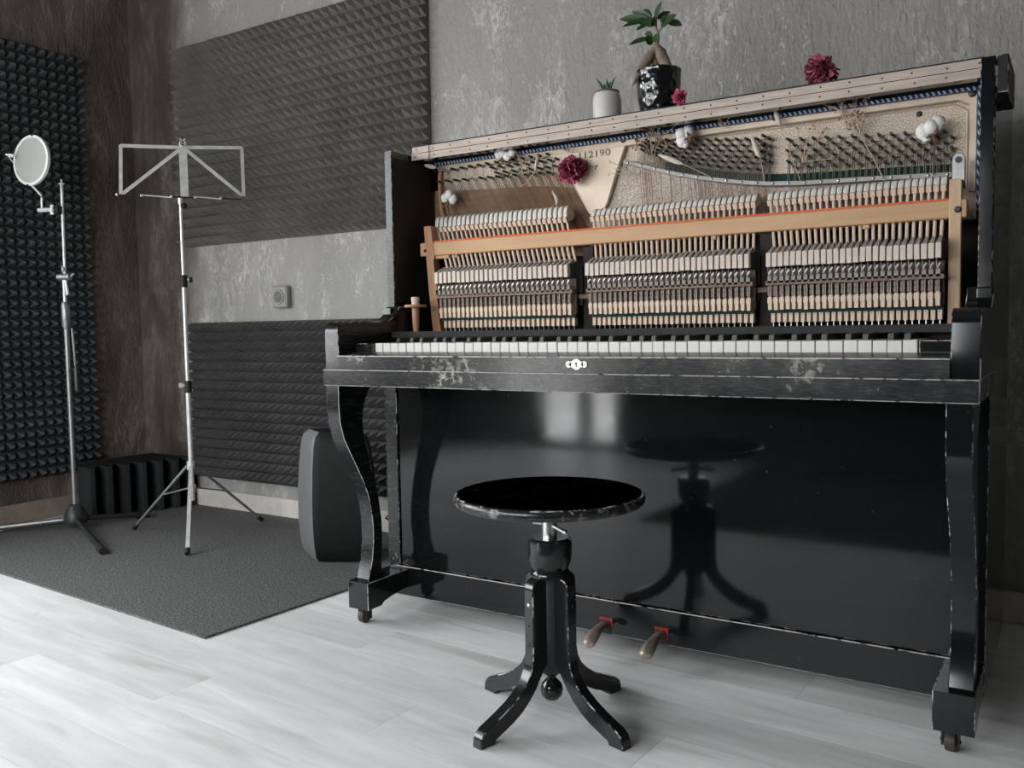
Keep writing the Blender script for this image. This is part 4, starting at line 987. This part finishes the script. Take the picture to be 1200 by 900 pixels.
# peonies
def petal_mesh(k):
    b = MB(); vs = []; fs = []; nu, nv = 6, 6; rnd = random.Random(k*17+3)
    fl = [rnd.uniform(-.16, .16) for _ in range(nu)]; tp_ = [rnd.uniform(-.20, .10) for _ in range(nu)]
    for i in range(nv):
        t = i/(nv-1); wd = (.22+.60*math.sin(math.pi*(.10+.72*t)))*.5
        for j in range(nu):
            s_ = j/(nu-1)*2-1
            vs.append((s_*wd, .55*s_*s_*wd-.75*t*t+.60*t+fl[j]*t*t+rnd.uniform(-.03, .03), t*(1-.08*s_*s_)+tp_[j]*(t > .75)))
    for i in range(nv-1):
        for j in range(nu-1): a = i*nu+j; fs.append((a, a+1, a+nu+1, a+nu))
    n0 = len(vs); vs += [(x, y+.035, z) for x, y, z in vs]; fs += [tuple(n0+q for q in reversed(f)) for f in list(fs)]
    b.add(vs, fs); return b
def peony(label, c, r, axis, mat, n=34):
    c = Vector(c); root = thing('dried_peony', label, 'flower', c, 'dried pink peonies'); ax = Vector(axis).normalized(); qa = ax.to_track_quat('Z', 'Y')
    mesh_set = [mesh_of(petal_mesh(k), 'petal', [mat], smooth=True) for k in range(6)]
    rnd = random.Random(int(r*1e5))
    b = MB(); b.ball(c, r*.36, 10, 7); build(b, 'flower_core', [mat], root, True)
    for k in range(n):
        f = (k+.5)/n; tilt = R(10+115*f**.8)+rnd.uniform(-.25, .25); az = k*2.39996+rnd.uniform(-.4, .4); sz = r*rnd.uniform(.55, .80)
        q = qa @ (Matrix.Rotation(az, 3, 'Z') @ Matrix.Rotation(-tilt, 3, 'X')).to_quaternion() @ Matrix.Rotation(rnd.uniform(-1.2, 1.2), 3, 'Z').to_quaternion() @ Matrix.Rotation(rnd.uniform(-.35, .35), 3, 'Y').to_quaternion()
        o = bpy.data.objects.new('petal', mesh_set[k % 6]); COL.objects.link(o); o.parent = root
        o.rotation_mode = 'QUATERNION'; o.rotation_quaternion = q; o.location = (q @ Vector((0, 0, 1)))*r*.22; o.scale = (sz*rnd.uniform(.8, 1.15), sz*.7, sz)
    return root
pe = peony('large dried magenta peony lying against the gold plate beside the stamped number', at(670.5, 199, Y=-.325), .0385, (.35, -1, .12), 'peony', 64)
b = MB()
for k in range(5): p0 = at(666, 178, Y=-.312); b.tube([p0, p0+Vector((random.uniform(-.022, .016), random.uniform(-.01, 0), random.uniform(.004, .018)))], [.0022, .0006], 5)
build(b, 'dry_sepal', ['straw'], pe)
peony('dark dried peony lying on its side at the right end of the piano lid', at(963, 83, Z=ZT+.027), .0370, (-.8, -.6, -.30), 'peony_dark', 60)
peony('small bright pink dried peony beside the black pot', at(797, 113.5, Z=ZT+.0145), .0190, (-.3, -1, .1), 'peony_hot', 36)
# cotton bolls
gco = 'cotton bolls tucked among the tuning pins'
def cotton(label, lobes, husk, stem=None):
    c = lobes[0][0]; root = thing('cotton_boll', label, 'cotton', c, gco)
    for p, r in lobes: b = MB(); r *= 1.32; b.ball(p, (r, r*.85, r*1.1), 16, 11, 0, .09); build(b, 'cotton_lobe', ['cotton'], root, True)
    b = MB()
    h = Vector(husk)
    for k in range(4): a = k*1.57+.4; b.tube([h, h+Vector((math.cos(a)*.007, -.002, math.sin(a)*.007)), h+Vector((math.cos(a)*.013, -.004, math.sin(a)*.013))], [.0032, .0030, .0006], 6)
    build(b, 'husk', ['husk'], root, True)
    if stem: b = MB(); b.tube(stem, .0013, 6); build(b, 'stem', ['husk'], root, True)
YC = -.325
P_ = lambda x, y, yy=YC: at(x, y, Y=yy)
cotton('white cotton boll at the top left of the gold frame', [(P_(585, 180), .0095), (P_(594.5, 182), .0095), (P_(589, 177, -.332), .0090), (P_(600, 178, -.330), .0070)], P_(588, 187, -.322), [P_(588, 187), P_(603, 190, -.315)])
cotton('white cotton boll low at the left edge of the gold frame', [(P_(521.5, 232), .0085), (P_(530.5, 233), .0092), (P_(526, 228, -.332), .0085)], P_(524, 240, -.322), [P_(524, 240), P_(527, 252, -.315)])
cotton('white cotton boll in the middle of the tuning pins', [(P_(800, 164), .0110), (P_(806, 155), .0105), (P_(798, 157, -.332), .0090), (P_(803, 169), .0060)], P_(808, 161, -.335), [P_(806, 160, -.337), P_(822, 172, -.312)])
cotton('white cotton boll at the right with an orange husk', [(P_(1083, 154), .0112), (P_(1099, 144), .0100), (P_(1091, 149, -.332), .0095), (P_(1086, 160), .0075)], P_(1093, 158, -.332), [P_(1095, 158), P_(1095, 186, -.31), P_(1094, 205, -.308)])
# bunny tail grass
gbt = 'dried bunny tail grass heads in the piano'
def bunny(label, a, b0, stem, r=.0060):
    a, b0 = Vector(a), Vector(b0); root = thing('bunny_tail_grass', label, 'dried grass', b0, gbt)
    b = MB(); pts = [a.lerp(b0, t) for t in (0, .15, .4, .7, .92, 1)]; b.tube(pts, [.0008, r*.62, r*.95, r, r*.72, .001], 10); build(b, 'plume', ['plume'], root, True)
    b = MB(); b.tube([b0]+[Vector(s) for s in stem], .0009, 5); build(b, 'stem', ['straw'], root, True)
bunny('upright bunny tail grass crossing the top rim of the gold frame', P_(908, 126), P_(914, 147), [P_(921, 165, -.322), P_(930, 190, -.318), P_(938, 212, -.312)])
bunny('pale bunny tail grass leaning among the pins right of centre', P_(881, 160), P_(890, 184), [P_(893, 195, -.322), P_(896, 213, -.312)])
bunny('bunny tail grass lying flat over the tenor pins', P_(771, 181), P_(800, 192), [P_(815, 199, -.320), P_(832, 207, -.312)])
bunny('bunny tail grass hanging at the left end of the frame with a long stem', P_(497, 193.5, -.345), P_(511, 196.5, -.335), [P_(530, 202), P_(560, 211), P_(580, 216), P_(602, 213)], .0060)
bunny('slim bunny tail grass standing upright left of the large peony', P_(630, 182), P_(627, 200), [P_(622, 208), P_(615, 216), P_(606, 218)], .0040)
b = MB(); b.tube([P_(647, 224), P_(651, 230), P_(653, 236), P_(652, 241)], [.0012, .0042, .0042, .001], 8); tag(build(b, 'dried_petal', ['plume'], origin=P_(650, 232), smooth=True), 'single white curled petal on the bass strings', 'petal')
# dried flower sprays
gsp = 'dried flower sprays behind the tuning pins'
def spray(label, root_px, tips, mats, n, spread, r=.0024, yy=-.322, stalk=None):
    p0 = at(*root_px, Y=-.315); root = thing('dried_spray', label, 'dried flower', p0, gsp); b = MB(); fl = MB()
    rnd = random.Random(sum(map(ord, label)))
    if stalk: b.tube([at(*stalk, Y=-.312), p0.lerp(at(*stalk, Y=-.312), .5)+Vector((.002, -.004, 0)), p0], .0013, 5)
    for tx, ty in tips:
        e_ = at(tx, ty, Y=yy); md = p0.lerp(e_, .55)+Vector((rnd.uniform(-.008, .008), -.004, 0)); b.tube([p0, md, e_], [.0011, .0008, .0005], 4)
        for k in range(n):
            q = e_+Vector((rnd.gauss(0, spread), rnd.uniform(-.008, .006), rnd.gauss(0, spread))); b.tube([md.lerp(e_, .6), q], .0004, 3); fl.ball(q, (r*rnd.uniform(.6, 1.2), r, r*rnd.uniform(.6, 1.3)), 6, 4, rnd.randrange(len(mats)))
    build(b, 'stems', ['straw'], root); o = build(fl, 'florets', mats, root); o['kind'] = 'stuff'
spray('brown dried spray over the first tenor pins', (765, 190), [(752, 165), (760, 158), (768, 168), (775, 162), (757, 175), (782, 170), (766, 148), (748, 172)], ['drybrown', 'drybrown', 'dryorange'], 7, .0062)
spray('brown dried spray on the treble side with a long stem', (1008, 158), [(988, 135), (998, 142), (1004, 134), (985, 128), (1000, 120), (1010, 141), (993, 150), (980, 118), (1013, 112)], ['drybrown', 'drybrown', 'straw'], 8, .0062, stalk=(1037, 213))
spray('thin orange sprigs rising over the blue braid', (770, 165), [(754, 142), (764, 138), (776, 142), (796, 144), (781, 136)], ['dryorange'], 3, .0030, .0018)
spray('tiny pink dried flowers on the blue braid right of centre', (848, 150), [(845, 132), (842, 139), (862, 130), (848, 128)], ['drypink'], 4, .0028, .0022)
spray('tiny red dried flowers below the lid near the treble spray', (985, 130), [(967, 122), (972, 124), (991, 106), (964, 119)], ['drypink', 'drybrown'], 3, .0028, .0020)
spray('sparse brown sprig between the tenor and treble pins', (940, 190), [(948, 150), (957, 146), (968, 152), (935, 148), (962, 160), (978, 186)], ['drybrown'], 4, .0040, .0017)
spray('faint brown dried sprig by the left cotton boll', (612, 205), [(607, 180), (612, 190), (618, 188), (604, 172), (622, 200)], ['drybrown', 'straw'], 4, .0040, .0018)
spray('pale broken twig sticking out beside the smooth gold plate', (745, 205), [(717, 190), (722, 198), (716, 203), (735, 196)], ['drybrown', 'straw'], 2, .0030, .0016)
